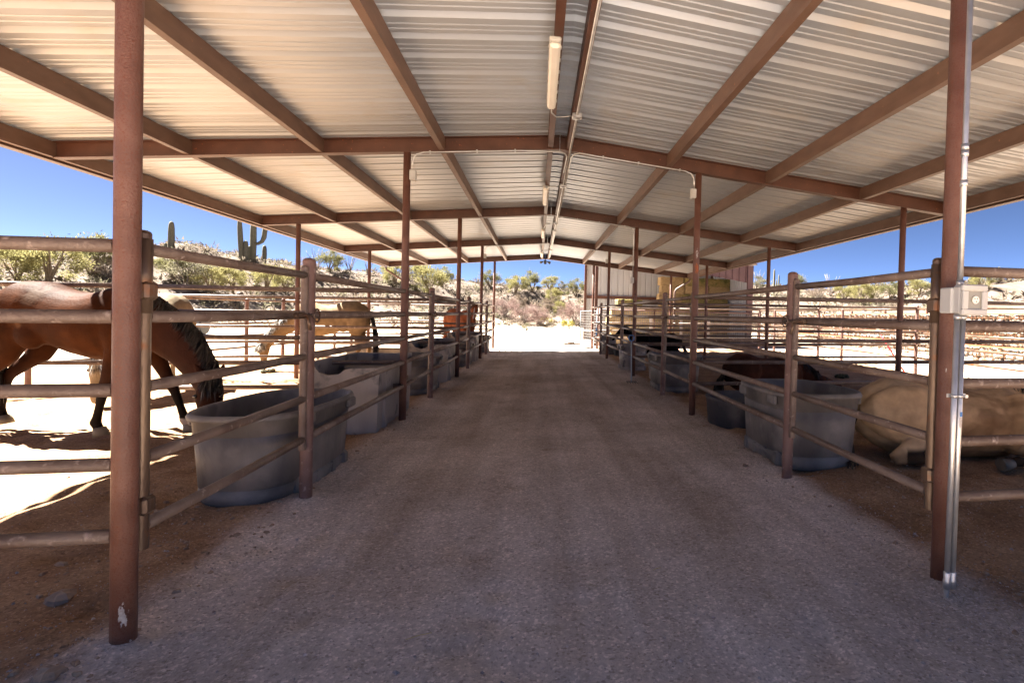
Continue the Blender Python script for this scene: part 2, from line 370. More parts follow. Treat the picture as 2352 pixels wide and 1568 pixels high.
# ------------------------------------------------------------------ shelter
L0, BAY = 2.308, 4.2704
FY = [L0+BAY*i for i in range(-1, 5)]         # frames; FY[1] stands at the first posts
ZA, SL = 3.372, 0.0925                         # underside of the rafter beams at the ridge, roof slope
AX, OX, EX = 1.80, 4.77, 5.40
BD = .175
def zb(x): return ZA-SL*abs(x)
shel = empty('horse_shelter', (0, 10, 0), 0, 'long open horse shelter with low gabled metal roof on rusty brown posts over the aisle', 'shelter')
shel.location = (0, 0, 0)
def ibeam(xa, xb, y):
    b = MB(); prof = []
    fw, ft, wt = .05, .009, .005
    # sections along X with slope
    za_, zb_ = zb(xa), zb(xb)
    def bar(y0, y1, z0, z1):
        vs = [(xa, y0, za_+z0), (xa, y1, za_+z0), (xa, y1, za_+z1), (xa, y0, za_+z1), (xb, y0, zb_+z0), (xb, y1, zb_+z0), (xb, y1, zb_+z1), (xb, y0, zb_+z1)]
        b.add(vs, [(0, 3, 2, 1), (4, 5, 6, 7), (0, 1, 5, 4), (1, 2, 6, 5), (2, 3, 7, 6), (3, 0, 4, 7)])
    bar(y-fw, y+fw, 0, ft); bar(y-fw, y+fw, BD-ft, BD); bar(y-wt, y+wt, ft, BD-ft)
    return b
for i, y in list(enumerate(FY))[1:]:
    for sg in (-1, 1): ibeam(sg*.003, sg*EX, y).build('rafter_beam', M['beam'], shel)
def cpurlin(x, y0, y1, open_side):
    b = MB(); wd = .062; t = .003; lip = .018; z0 = zb(x)+.012; z1 = z0+BD-.012; s_ = open_side
    # web stands at x - s*wd/2, lips turn in at the open side
    wx = x-s_*wd/2; ox = x+s_*wd/2
    def bx(x0, x1, za_, zb_): b.box(((x0+x1)/2, (y0+y1)/2, (za_+zb_)/2), (abs(x1-x0), y1-y0, zb_-za_))
    bx(wx-t/2, wx+t/2, z0, z1); bx(wx+s_*t/2, ox, z0, z0+t); bx(wx+s_*t/2, ox, z1-t, z1); bx(ox-s_*t, ox, z0+t, z0+lip); bx(ox-s_*t, ox, z1-lip, z1-t)
    return b
PX = [.115, 1.40, 2.75, 4.12, 5.43]
for i in range(1, len(FY)-1):
    y0, y1 = FY[i]+.008, FY[i+1]-.008
    for k, px in enumerate(PX):
        for sg in (-1, 1):
            cpurlin(sg*px, y0, y1, sg if k else sg).build('purlin', M['beam'] if k == 0 else M['purlin'], shel)
# roof sheets: trapezoid-rib profile in Y, sloping in X
Y0R, Y1R = FY[1]-.12, FY[-1]+.12
prof = []; y = Y0R; pit = .305
while y < Y1R:
    for dy, dz in ((0, .0), (.058, .0), (.066, .007), (.078, .007), (.086, 0), (.128, 0), (.136, .007), (.148, .007), (.156, 0), (.205, 0), (.238, .034), (.262, .034), (.295, 0)): prof.append((y+dy, dz))
    y += pit
for sg in (-1, 1):
    b = MB(); n = len(prof); vs = []
    xq = [0.0, 1.4, 2.75, 4.12, 5.56]
    for xx in xq:
        for (yy, dz) in prof:
            sag = .0035*math.sin(yy*.9+xx*1.7)+.002*math.sin(yy*2.3+xx*3)
            vs.append((sg*xx, yy, ZA+BD+.004-SL*xx+dz+(sag+.004 if 0 < xx else 0)))
    fs = [(k*n+i, k*n+i+1, (k+1)*n+i+1, (k+1)*n+i) for k in range(len(xq)-1) for i in range(n-1)]
    b.add(vs, fs if sg > 0 else [tuple(reversed(f)) for f in fs], False); b.build('roof_sheet', M['roof'], shel)
b = MB(); b.prism([(-.2, ZA+BD+.02), (0, ZA+BD+.045), (.2, ZA+BD+.02), (.2, ZA+BD+.017), (0, ZA+BD+.04), (-.2, ZA+BD+.017)], (0, Y0R, 0), (0, Y1R, 0)); b.build('ridge_cap', M['roof'], shel)
# eave gutter trim
for sg in (-1, 1):
    b = MB(); z = zb(5.5); P_ = [(5.475, z-.005), (5.56, z-.005), (5.575, z+.13), (5.565, z+.13), (5.55, z+.006), (5.475, z+.006)]
    b.prism([(sg*a_, c_) for a_, c_ in P_], (0, Y0R, 0), (0, Y1R, 0)); b.build('gutter', M['purlin'], shel)
    # downspout at the far corner
    d = MB(); ye = FY[-1]+.02
    px_ = 5.40; d.tube([(sg*5.52, ye, z-.01), (sg*5.50, ye, z-.10), (sg*(5.0), ye+.02, z-.42), (sg*4.93, ye+.02, z-.52), (sg*4.93, ye+.02, .12)], .036, 8)
    d.build('downspout', M['purlin'], shel)
# posts
POSTM = []
for i, y in list(enumerate(FY))[1:]:
    r = .0415
    for x in (-AX, AX, -OX, OX):
        zt = zb(x) - .001
        b = MB(); rr = r if abs(x) < 3 else .040
        b.tube([(x, y, G(x, y)-.25), (x, y, 1.0), (x, y, 2.0), (x, y, zt)], rr, 20); b.build('post', M['post'], shel)
def patch(x, y, r, a0, a1, z0, z1, matl, seed, name='paint_patch'):
    b = MB(); n = 30; k = 34; rr = r+.0008
    vs = [(x+rr*math.cos(a0+(a1-a0)*i/n), y+rr*math.sin(a0+(a1-a0)*i/n), z0+(z1-z0)*j/k) for j in range(k+1) for i in range(n+1)]
    fs = []
    for j in range(k):
        for i in range(n):
            u, v = (i+.5)/n-.5, (j+.5)/k-.5; ex = (u*u+v*v)*4
            if float(fbm(u*5+seed, v*6+seed*3, 4, seed)) > .34+ex*.34: fs.append((j*(n+1)+i, j*(n+1)+i+1, (j+1)*(n+1)+i+1, (j+1)*(n+1)+i))
    b.add(vs, fs, True); b.build(name, matl, shel)
patch(-AX, FY[1], .0415, R(-80), R(-35), .08+G(-AX, FY[1]), .17, M['white'], 3)
patch(AX, FY[2], .0415, R(-120), R(-70), 2.10, 2.24, M['white'], 5)
M['freshrust'] = mat('fresh_rust', (.35, .09, .02), .6, 0, (.25, .07, .02), 20)
patch(AX, FY[2], .0415, R(-130), R(-50), 1.88, 2.05, M['freshrust'], 15, 'rust_patch')

# ------------------------------------------------------------------ fences
RZ = [.43, .71, 1.0, 1.285, 1.56]
rndf = random.Random(5)
def rails(parent, p0, p1, r=.0265, zz=RZ, m_=None, sag=0):
    for z in zz:
        a_ = Vector((p0[0], p0[1], G(*p0)+z)); b_ = Vector((p1[0], p1[1], G(*p1)+z))
        MB().tube([a_, (a_+b_)/2+Vector((0, 0, -.004)), b_], r, 14).build('rail', m_ or M['rail'], parent)
def cpost(parent, x, y, h=1.66, r=.041, m_=None, name='post'):
    z = G(x, y); b = MB(); b.tube([(x, y, z-.15), (x, y, z+h)], r, 16, False); b.dome((x, y, z+h), r, 1, 16, 4, .6); return b.build(name, m_ or M['gpost'], parent)
ORD = ['nearest', 'second', 'third', 'farthest']
for sg, side in ((-1, 'left'), (1, 'right')):
    for i in range(4):
        y0, y1 = FY[1+i], FY[2+i]; gy = y0+1.63; x = sg*AX; pr = .0415
        nm = f'{ORD[i]} {side} pen'
        g = empty('pen_gate', (0, 0, 0), 0, f'rusty five rail pipe gate beside the aisle of the {nm}', 'gate', 'pipe gates along the aisle')
        hy = y0+pr+.042
        z = G(x, hy); b = MB(); b.tube([(x, hy, z+.34), (x, hy, z+1.62)], .027, 14, False); b.dome((x, hy, z+1.62), .027, 1, 14, 3, .6)
        b.tube([(x, hy, z+1.30), (x, hy, z+1.60)], .031, 14); b.tube([(x, hy, z+1.37), (x, hy, z+1.395)], .036, 14); b.build('hinge_stile', M['stile'], g)
        b = MB(); ly = gy-.068
        z = G(x, ly); b.tube([(x, ly, z+.36), (x, ly, z+1.61)], .024, 12, False); b.dome((x, ly, z+1.61), .024, 1, 12, 3, .6); b.build('latch_stile', M['rail'], g)
        rails(g, (x, hy+.02), (x, ly-.015), .0245)
        for hz in (.52, 1.39):
            b = MB(); zz = G(x, hy)+hz; b.bbox((x, hy+.001, zz), (.076, .07, .075), .012); b.bbox((x, hy-.045, zz), (.05, .05, .06), .006); b.build('hinge', M['stile'], g)
        b = MB(); zl = G(x, gy)+1.285; xx = x-sg*.034
        b.tube([(xx, ly-.22, zl), (xx, gy+.07, zl)], .010, 8); b.dome((xx-.001, ly-.2, zl), .022, 1, 10, 3); b.dome((xx-.001, ly-.2, zl), .022, -1, 10, 3)
        b.tube([(xx, ly-.03, zl), (xx-sg*.02, ly-.03, zl-.10)], .011, 8)
        lp = [(x-sg*(.055), gy+.0+.05*math.cos(a_), zl+.045*math.sin(a_)) for a_ in [2*math.pi*k/12 for k in range(13)]]; b.tube(lp, .006, 6, False); b.build('latch', M['stile'], g)
        f = empty('fence_panel', (0, 0, 0), 0, f'five rail pipe fence section behind the gate of the {nm}', 'fence', 'pipe fence panels along the aisle')
        cpost(f, x, gy); rails(f, (x, gy+.04), (x, y1-.045))
OUTL = {1: 9.2, 2: 9.1, 3: 7.7, 4: 6.9}; 
def OUTX(sg, i): return -OUTL[i] if sg < 0 else 8.45
for sg, side in ((-1, 'left'), (1, 'right')):
    for i in range(1, 6):
        y = FY[i]; pr = .0415
        j = min(i, 4); ox = OUTX(sg, j) if i < 5 else sg*(6.6 if sg < 0 else 8.4)
        lab = ['front rails running out from the big %s corner post', 'divider rails between the nearest and second %s pens', 'divider rails between the second and third %s pens', 'divider rails between the third and farthest %s pens', 'end rails closing the farthest %s pen'][i-1] % side
        f = empty('divider_fence', (0, 0, 0), 0, 'brown pipe fence, ' + lab, 'fence', 'pipe fences between pens')
        segs = [(sg*(AX+pr-.005), sg*(OX-.04)), (sg*(OX+.04), ox-sg*.04)]
        for a_, b_ in segs: rails(f, (a_, y), (b_, y))
        if i > 1: cpost(f, ox, y, 1.6, .04)
# outer fences beyond the roof, bay by bay
for sg, side in ((-1, 'left'), (1, 'right')):
    pts = [(OUTX(sg, min(i, 4)) if i < 5 else sg*(6.6 if sg < 0 else 8.4), FY[i]) for i in range(1, 6)]
    f = empty('outer_fence', (0, 0, 0), 0, f'weathered pale pipe fence along the outer side of the {side} pens, in full sun', 'fence', 'outer pen fences')
    for i in range(4):
        a_, b_ = pts[i], pts[i+1]; rails(f, a_, b_, .026, [z-.02 for z in RZ], M['stile'])
        mpt = ((a_[0]*.3+b_[0]*.7), (a_[1]*.3+b_[1]*.7)); cpost(f, mpt[0], mpt[1], 1.55, .04)
        if sg > 0 and i == 1: cpost(f, a_[0]+.02, a_[1]-.16, 1.5, .03)

# ------------------------------------------------------------------ electrics
def light(y, lab, cable=True):
    t = empty('strip_light', (0, 0, 0), 0, lab, 'light', 'strip lights under the ridge')
    x = -.14; z = zb(.115)+.012-.03
    b = MB(); b.bbox((x, y, z+.018), (.088, 1.22, .034), .01); b.build('housing', M['greybox'], t)
    b = MB(); b.bbox((x, y, z-.022), (.078, 1.20, .046), .018); b.build('diffuser', M['whiteplastic'], t)
    b = MB()
    for k in range(6):
        for s_ in (-1, 1): b.box((x+s_*.046, y-.5+k*.2, z+.004), (.008, .02, .022))
    b.build('clip', M['greybox'], t)
    return x, z
LY = [4.52, 9.0, 13.1, 17.6]
ll = ['long white strip light nearest the camera, hanging under the roof ridge', 'second white strip light from the camera, under the roof ridge', 'third white strip light from the camera, under the roof ridge', 'farthest white strip light under the roof ridge']
for y, l_ in zip(LY, ll): light(y, l_)
CXD = .125; CZ = zb(.115)-.012
cr = empty('ridge_conduit', (0, 0, 0), 0, 'grey metal conduit with junction boxes running along the ridge of the roof', 'conduit')
MB().tube([(CXD, FY[1], CZ), (CXD, 10, CZ), (CXD, FY[-1]-.4, CZ)], .0125, 10).build('pipe', M['galv'], cr)
MB().tube([(CXD+.028, FY[2]+.3, CZ), (CXD+.028, 14, CZ), (CXD+.028, FY[-1]-.8, CZ)], .010, 8).build('pipe', M['galv'], cr)
for y, lx in ((5.35, LY[0]), (8.25, LY[1]), (11.6, LY[2]), (12.6, None), (16.4, LY[3])):
    b = MB(); b.bbox((CXD, y, CZ-.004), (.10, .085, .05), .008); b.dome((CXD, y, CZ-.029), .03, -1, 10, 2, .2); b.build('junction_box', M['galv'], cr)
    if lx:
        ye = lx+.61 if y > lx else lx-.61; z = CZ
        MB().tube([(-.14, ye, z+.01), (-.135, ye+(y-ye)*.4, z-.04), (-.08, y, z-.03), (0, y, z-.02), (CXD-.04, y, z)], .007, 8).build('whip_cable', M['galv'], cr)
def branch(sg, i, zbox, lab):
    t = empty('outlet_box', (0, 0, 0), 0, lab, 'outlet box', 'outlet boxes on the aisle posts')
    y = FY[i]-.0; yb = y-.06; x1 = sg*(AX-.075)
    p = [(CXD+sg*.03, y+.9, CZ+.0), (CXD+sg*.03, y+.12, CZ-.012), (CXD+sg*.06, yb+.03, CZ-.022), (CXD+sg*.12, yb, zb(.2)-.014)]
    for k in range(1, 7): xx = sg*(.25+(AX-.45)*k/6); p.append((xx, yb, zb(xx)-.014))
    xe = x1-sg*.1; p += [(x1-sg*.045, yb, zb(x1)-.03), (x1-sg*.012, yb, zb(x1)-.07), (x1, yb, zb(x1)-.12), (x1, yb, zbox+.09)]
    MB().tube(p, .0095, 8).build('conduit', M['galv'], t)
    b = MB()
    for k in (.3, .55, .85): xx = sg*AX*k; b.box((xx, yb, zb(xx)-.012), (.018, .03, .03))
    b.build('strap', M['galv'], t)
    b = MB(); b.bbox((x1, yb, zbox), (.055, .06, .12), .006); b.build('box', M['greybox'], t)
    b = MB(); b.bbox((x1-sg*.035, yb, zbox-.005), (.018, .064, .13), .006); b.build('cover', M['greybox'], t)
branch(-1, 2, 2.93, 'grey outlet box high on the second left aisle post with thin conduit along the beam')
branch(1, 2, 2.93, 'grey outlet box high on the second right aisle post with thin conduit along the beam')
branch(1, 3, 2.10, 'grey outlet box hanging low on the third right aisle post on a long conduit drop')
branch(-1, 4, 2.93, 'small grey outlet box on the fourth left aisle post')
branch(1, 4, 2.93, 'small grey outlet box on the fourth right aisle post')
fl = empty('floodlight', (0, 0, 0), 0, 'dark floodlight with three heads hanging from the far end of the ridge', 'floodlight')
yf = FY[-1]-.12; zf = zb(0)
b = MB(); b.tube([(0, yf, zf+.05), (0, yf, zf-.09)], .02, 8); b.bbox((0, yf, zf-.09), (.12, .1, .05), .01); b.build('bracket', M['dark'], fl)
for dx in (-.13, 0, .13):
    b = MB(); d_ = Vector((dx*.8, -.09, -.05)).normalized(); c_ = Vector((dx*.6, yf-.02, zf-.11))
    b.tube([c_, c_+d_*.05, c_+d_*.11, c_+d_*.12], [.022, .03, .055, .052], 12); b.build('lamp_head', M['dark'], fl)

# big right corner post: two conduits, receptacle box
rc = empty('receptacle_box', (0, 0, 0), 0, 'grey weatherproof receptacle with smoky window on the big right corner post, fed by two conduits', 'receptacle')
yb = FY[1]-.075; xr = AX+.0
bx, bz = 1.777, 1.442
b = MB(); b.bbox((bx, yb-.06, bz), (.128, .062, .142), .014); b.build('housing', M['greybox'], rc)
b = MB(); b.bbox((bx-.052, yb-.012, bz-.002), (.05, .075, .122), .006); b.build('back_box', M['greybox'], rc)
lid = MB()
fr = .030; W_, H_ = .134, .142; yl = yb-.098
lid.bbox((bx, yl, bz+H_/2-fr/2), (W_, .02, fr), .006); lid.bbox((bx, yl, bz-H_/2+fr/2), (W_, .02, fr), .006)
lid.bbox((bx-W_/2+fr/2+.002, yl, bz), (fr, .019, H_-fr*1.9), .004); lid.bbox((bx+W_/2-fr/2, yl, bz), (fr, .019, H_-fr*1.9), .004)
lo = lid.build('lid', M['greybox'], rc)
b = MB(); b.box((bx, yl+.003, bz), (W_-2*fr+.01, .006, H_-2*fr+.012)); b.build('window', M['cover'], lo)
b = MB(); b.tube([(bx+.004, yl-.002, bz), (bx+.004, yl-.006, bz)], .018, 20); b.build('socket', M['whiteplastic'], lo)
b = MB()
for dx, dz in ((-.006, .006), (.007, .006), (.002, -.008)): b.box((bx+.004+dx, yl-.0065, bz+dz), (.003, .002, .006))
b.build('slot', M['dark'], lo)
gz = G(1.85, 2.2)
cu = MB(); cx1 = bx-.034
cu.tube([(cx1, yb-.05, bz+.07), (cx1, yb-.05, 2.2), (cx1, yb-.05, zb(AX)+.1)], .0125, 14)
cu.build('conduit', M['galv'], rc)
for z_ in (bz+.08, 1.99, 2.13, 2.16): MB().tube([(cx1, yb-.05, z_-.014), (cx1, yb-.05, z_+.014)], .0165, 14).build('coupling', M['galv'], rc)
for k, (dx, zc) in enumerate(((-.050, 0), (-.020, 0))):
    xx = bx+dx; b = MB(); b.tube([(xx-.002, yb-.06, bz-.07), (xx-.003, yb-.06, .8), (xx-.006, yb-.06, gz+.10)], .0125, 14); b.build('conduit', M['galv'], rc)
    MB().tube([(xx-.002, yb-.06, bz-.092), (xx-.002, yb-.06, bz-.07)], .0165, 14).build('coupling', M['galv'], rc)
    x2 = xx-.006; b = MB(); b.tube([(x2, yb-.06, gz+.045), (x2, yb-.06, gz+.085), (x2, yb-.06, gz+.09), (x2, yb-.06, gz+.12), (x2, yb-.06, gz+.125)], [.0165, .0165, .0145, .016, .0135], 12); b.build('coupling', M['galv'], rc)
b = MB(); b.tube([(bx-.057, yb-.062, gz-.03), (bx-.057, yb-.06, gz+.05)], .012, 12); b.build('stub', M['tubgrey'], rc)
b = MB(); b.box((bx-.032, yb-.0475, .99), (.10, .003, .018)); b.box((bx+.017, yb-.052, .987), (.014, .014, .014)); b.tube([(bx-.053, yb-.06, .981), (bx-.053, yb-.06, .999)], .0145, 14); b.tube([(bx-.023, yb-.06, .981), (bx-.023, yb-.06, .999)], .0145, 14); b.build('clamp', M['galv'], rc)
b = MB(); b.box((bx-.0235, yb-.0735, .905), (.012, .001, .022)); b.build('sticker', M['blue'], rc)
b = MB(); b.box((bx-.0235, yb-.0735, .865), (.012, .001, .05)); b.build('sticker', M['white'], rc, 'white label')
for (dx, z_, w_, h_) in ((.02, 1.11, .022, .008), (.0, 1.235, .01, .02), (-.03, 1.10, .005, .022)):
    a_ = math.asin(dx/.0415)
    b = MB(); rr = .0427; vs = []
    for k in range(8):
        t = 2*math.pi*k/8; u = a_+math.cos(t)*w_/2/.0415; vs.append((AX+rr*math.sin(u), FY[1]-rr*math.cos(u), z_+math.sin(t)*h_/2+math.cos(t)*h_*.2))
    b.add(vs, [tuple(range(8))]); b.build('scratch', M['white'], shel)

# ------------------------------------------------------------------ tubs and waterers
def superell(a, b_, n=40, e=3.2):
    out = []
    for k in range(n):
        t = 2*math.pi*k/n; c, s_ = math.cos(t), math.sin(t)
        out.append((a*math.copysign(abs(c)**(2/e), c), b_*math.copysign(abs(s_)**(2/e), s_)))
    return out
def loft_tub(rings, n=48):
    b = MB(); vs = []; 
    for (a_, c_, z, e) in rings:
        for (x, y) in superell(a_, c_, n, e): vs.append((x, y, z))
    fs = [(j*n+i, j*n+(i+1) % n, (j+1)*n+(i+1) % n, (j+1)*n+i) for j in range(len(rings)-1) for i in range(n)]
    b.add(vs, fs, True); b.add([vs[(len(rings)-1)*n+i] for i in range(n)], [tuple(range(n))]); b.add([vs[i] for i in range(n)], [tuple(reversed(range(n)))])
    return b
def tub(x, y, rz, W, L, H, lab, matl=None, group='stock tanks in the pens', e=3.0, water=True, handle_side=1):
    t = empty('stock_tank', (x, y, G(x, y)-.02), rz, lab, 'tub', group); a_, c_ = W/2, L/2; matl = matl or M['tub']
    k = .83
    R_ = [(a_*k-.02, c_*(k+.05)-.02, 0, e), (a_*k, c_*(k+.05), .02, e), (a_*(k+.035), c_*(k+.075), H*.16, e), (a_*(k-.005), c_*(k+.035), H*.172, e), (a_*(k+.0), c_*(k+.04), H*.185, e), (a_*(k+.035), c_*(k+.075), H*.20, e), (a_*(k+.085), c_*(k+.115), H*.745, e),
          (a_*(k+.05), c_*(k+.09), H*.755, e), (a_*(k+.055), c_*(k+.092), H*.768, e), (a_*(k+.10), c_*(k+.125), H*.78, e), (a_*(k+.115), c_*(k+.135), H*.93, e), (a_*1.0, c_*1.0, H*.935, e), (a_*1.0+.004, c_*1.0+.004, H*.965, e), (a_*.985, c_*.985, H, e), (a_*.94, c_*.955, H, e), (a_*.915, c_*.935, H*.975, e)]
    n = 48; b = loft_tub(R_+[(a_*.88, c_*.91, H*.7, e), (a_*.8, c_*.86, .06, e)], n); b.build('shell', matl, t)
    for s_ in (-1, 1):
        for q in (-.26, -.08, .10, .27):
            b = MB(); b.bbox((s_*a_*.775, q*L, H*.11), (.07, .10, H*.22), .025); b.build('foot_rib', matl, t)
    for s_ in (-1, 1):
        for q in (-1, 1):
            b = MB(); b.bbox((s_*(a_*.94), q*c_*.52, H*.885), (.035, .15, H*.13), .012); b.build('grip', matl, t)
    if water:
        w_ = MB(); w_.add([(x_, y_, H*.55) for x_, y_ in superell(a_*.86, c_*.9, n, e)], [tuple(range(n))]); w_.build('water', M['tubin'], t)
    return t
tub(-2.20, 4.47, R(-3), .80, 1.42, .63, 'large black oval stock tank in the nearest left pen, beside the bay horse')
tub(-2.24, 9.15, 0, .80, 1.25, .62, 'black stock tank in the second left pen, beside the aisle')
tub(-2.18, 13.5, 0, .74, 1.2, .6, 'black stock tank in the third left pen, beside the aisle')
tub(-2.12, 17.9, 0, .7, 1.1, .58, 'black stock tank in the farthest left pen')
tub(2.26, 4.68, R(2), .88, 1.16, .68, 'large grey black stock tank in the nearest right pen beside the aisle', e=3.4)
tub(2.22, 9.1, 0, .86, 1.1, .66, 'black stock tank with pale rim in the second right pen', e=3.4)
tub(2.05, 12.4, 0, .66, .9, .62, 'weathered grey stock tank in the third right pen', M['tubgrey'])
tub(1.72+.42, 17.4, 0, .55, .7, .62, 'pale grey tub in the farthest right pen', M['tubgrey'])
rt = empty('rubber_tub', (2.38, 6.12, G(2.4, 6.1)-.02), 0, 'low round black rubber feed tub behind the large right stock tank', 'tub')
loft_tub([(.47, .47, 0, 2), (.49, .49, .02, 2), (.515, .515, .3, 2), (.53, .53, .33, 2), (.525, .525, .35, 2), (.50, .50, .35, 2), (.49, .49, .30, 2), (.46, .46, .05, 2)], 40).build('shell', M['rubber'], rt)
def waterer(x, y, lab):
    t = empty('waterer', (x, y, G(x, y)-.02), 0, lab, 'waterer', 'grey moulded waterers under the divider rails')
    W, L, H = .74, 1.50, .78; n = 16
    # walls: 4 panels, the end walls dip in a U for the rails, the long aisle wall is lower in the middle
    b = MB()
    def wall(p0, p1, prof, th, nrm):
        k = len(prof); vs = []
        for s_ in (0, th):
            for (t_, z_) in prof:
                px_ = p0[0]+(p1[0]-p0[0])*t_+nrm[0]*s_; py_ = p0[1]+(p1[1]-p0[1])*t_+nrm[1]*s_
                fl_ = .05*(1-0)  # flare handled by base row
                vs.append((px_, py_, z_)); vs.append((px_*.93, py_*.965, 0))
        f_ = []
        for i in range(k-1):
            f_.append((2*i, 2*i+1, 2*i+3, 2*i+2)); o_ = 2*k; f_.append((o_+2*i, o_+2*i+2, o_+2*i+3, o_+2*i+1)); f_.append((2*i, 2*i+2, o_+2*i+2, o_+2*i))
        b.add(vs, f_, False)
    xa, ya = W/2, L/2
    U = [(0, H), (.1, H), (.2, H*.93), (.28, H*.84), (.36, H*.80), (.46, H*.80), (.54, H*.86), (.62, H*.9), (.8, H*.9), (.9, H*.97), (1, H)]
    wall((-xa, -ya), (xa, -ya), [(0, H), (.1, H*.98), (.18, H*.86), (.3, H*.82), (.45, H*.84), (.52, H*.9), (.6, H*.92), (1, H*.93)], .05, (0, 1))
    wall((xa, ya), (-xa, ya), [(0, H), (1, H)], .05, (0, -1))
    wall((xa, -ya), (xa, ya), [(0, H*.93), (.3, H*.91), (.55, H*.9), (.66, H*.91), (.8, H*1.02), (.9, H*1.03), (1, H)], .05, (-1, 0))
    wall((-xa, ya), (-xa, -ya), [(0, H), (.5, H*1.0), (1, H)], .05, (1, 0))
    b.bbox((-xa, -ya, H*.5), (.05, .05, H*1.0), .015)
    b.build('shell', M['tubgrey'], t)
    b = MB(); b.box((0, 0, H*.62), (W-.09, L-.09, .01)); b.build('water', M['blackp'], t)
    b = MB(); b.bbox((.05, ya*.35, H*.80), (W-.14, .5, .10), .02); b.bbox((-.0, ya*.1, H*.86), (W-.1, .05, .06), .01); b.build('float_cover', M['tubgrey'], t)
    for q in (-.32, .32): b = MB(); b.bbox((xa*.945, q*L, H*.36), (.05, .12, H*.7), .02); b.build('foot_rib', M['tubgrey'], t)
    return t
waterer(-2.27, 6.72, 'grey moulded waterer with dipped rim under the first left divider rails')
waterer(-2.24, 10.95, 'grey moulded waterer with dipped rim under the second left divider rails')
waterer(-2.20, 15.2, 'grey moulded waterer with dipped rim under the third left divider rails, farthest of the three')
fb = empty('feed_bin', (2.35, 10.3, G(2.3, 10.3)-.02), 0, 'square grey plastic bin in the second right pen behind the black stock tank', 'bin')
loft_tub([(.28, .28, 0, 5), (.33, .33, .5, 5), (.35, .35, .5, 5), (.35, .35, .54, 5), (.31, .31, .54, 5), (.27, .27, .05, 5)], 32).build('shell', M['tubgrey'], fb)
fb = empty('feed_bin', (2.75, 16.6, G(2.7, 16.6)-.02), 0, 'low dark rubber bin in the farthest right pen', 'bin')
loft_tub([(.5, .35, 0, 4), (.55, .4, .34, 4), (.57, .42, .36, 4), (.52, .37, .36, 4), (.48, .33, .05, 4)], 32).build('shell', M['rubber'], fb)

# ------------------------------------------------------------------ horses
def ringloft(b, secs, n=20, lat=(0, 1, 0), e=2.0):
    """secs: (center, half_lateral, half_up, half_down); closed ends."""
    C_ = [Vector(s_[0]) for s_ in secs]; lat0 = Vector(lat); vs = []; k = len(secs)
    for i in range(k):
        T = (C_[min(i+1, k-1)]-C_[max(i-1, 0)]).normalized()
        Lt = (lat0-T*lat0.dot(T)).normalized(); Up = T.cross(Lt)
        if Up.z < -1e-6 and abs(T.z) < .8: Up = -Up
        if i and Up.dot(prevU) < 0: Up = -Up
        prevU = Up; hl, hu, hd = secs[i][1:4]
        for j in range(n):
            a_ = 2*math.pi*j/n; c, s_ = math.cos(a_), math.sin(a_)
            cc = math.copysign(abs(c)**(2/e), c); ss = math.copysign(abs(s_)**(2/e), s_)
            vs.append(C_[i]+Lt*cc*hl+Up*ss*(hu if s_ > 0 else hd))
    fs = [(i*n+j, i*n+(j+1) % n, (i+1)*n+(j+1) % n, (i+1)*n+j) for i in range(k-1) for j in range(n)]
    c0 = len(vs); vs.append(C_[0]); vs.append(C_[-1])
    fs += [(c0, (j+1) % n, j) for j in range(n)] + [(c0+1, (k-1)*n+j, (k-1)*n+(j+1) % n) for j in range(n)]
    b.add(vs, fs, True)
def blob(b, c, r, rot=None, n=14):
    vs = []; fs = []; c = Vector(c)
    for i in range(1, n//2):
        a_ = math.pi*i/(n//2)
        for j in range(n):
            t = 2*math.pi*j/n; v = Vector((r[0]*math.sin(a_)*math.cos(t), r[1]*math.sin(a_)*math.sin(t), r[2]*math.cos(a_)))
            vs.append((rot @ v if rot else v)+c)
    m_ = n//2-1; top = len(vs); v = Vector((0, 0, r[2])); vs += [(rot @ v if rot else v)+c, (rot @ -v if rot else -v)+c]
    fs = [(i*n+j, (i+1)*n+j, (i+1)*n+(j+1) % n, i*n+(j+1) % n) for i in range(m_-1) for j in range(n)]
    fs += [(top, j, (j+1) % n) for j in range(n)] + [(top+1, (m_-1)*n+(j+1) % n, (m_-1)*n+j) for j in range(n)]
    b.add(vs, fs, True)
def head(b, poll, d, side=Vector((0, 1, 0)), s=1.0):
    """head from the poll along d (towards the muzzle)"""
    d = d.normalized(); up = d.cross(side).normalized()
    if up.dot(Vector((1, 0, 0))) < 0 and abs(d.z) > .7: pass
    P = lambda t, o=0.0: poll+d*t*s+up*o*s
    S = [(-.06, 0, .06, .06, .09), (.02, 0, .085, .075, .12), (.11, 0, .098, .085, .155), (.20, 0, .10, .085, .15), (.30, .0, .075, .07, .10), (.40, .0, .058, .058, .072), (.48, -.003, .055, .052, .062), (.54, -.006, .058, .05, .062), (.585, -.012, .045, .035, .045), (.605, -.02, .025, .02, .02)]
    ringloft(b, [(P(t, o), hl*s, hu*s, hd*s) for t, o, hl, hu, hd in S], 18, side)
    return P, up
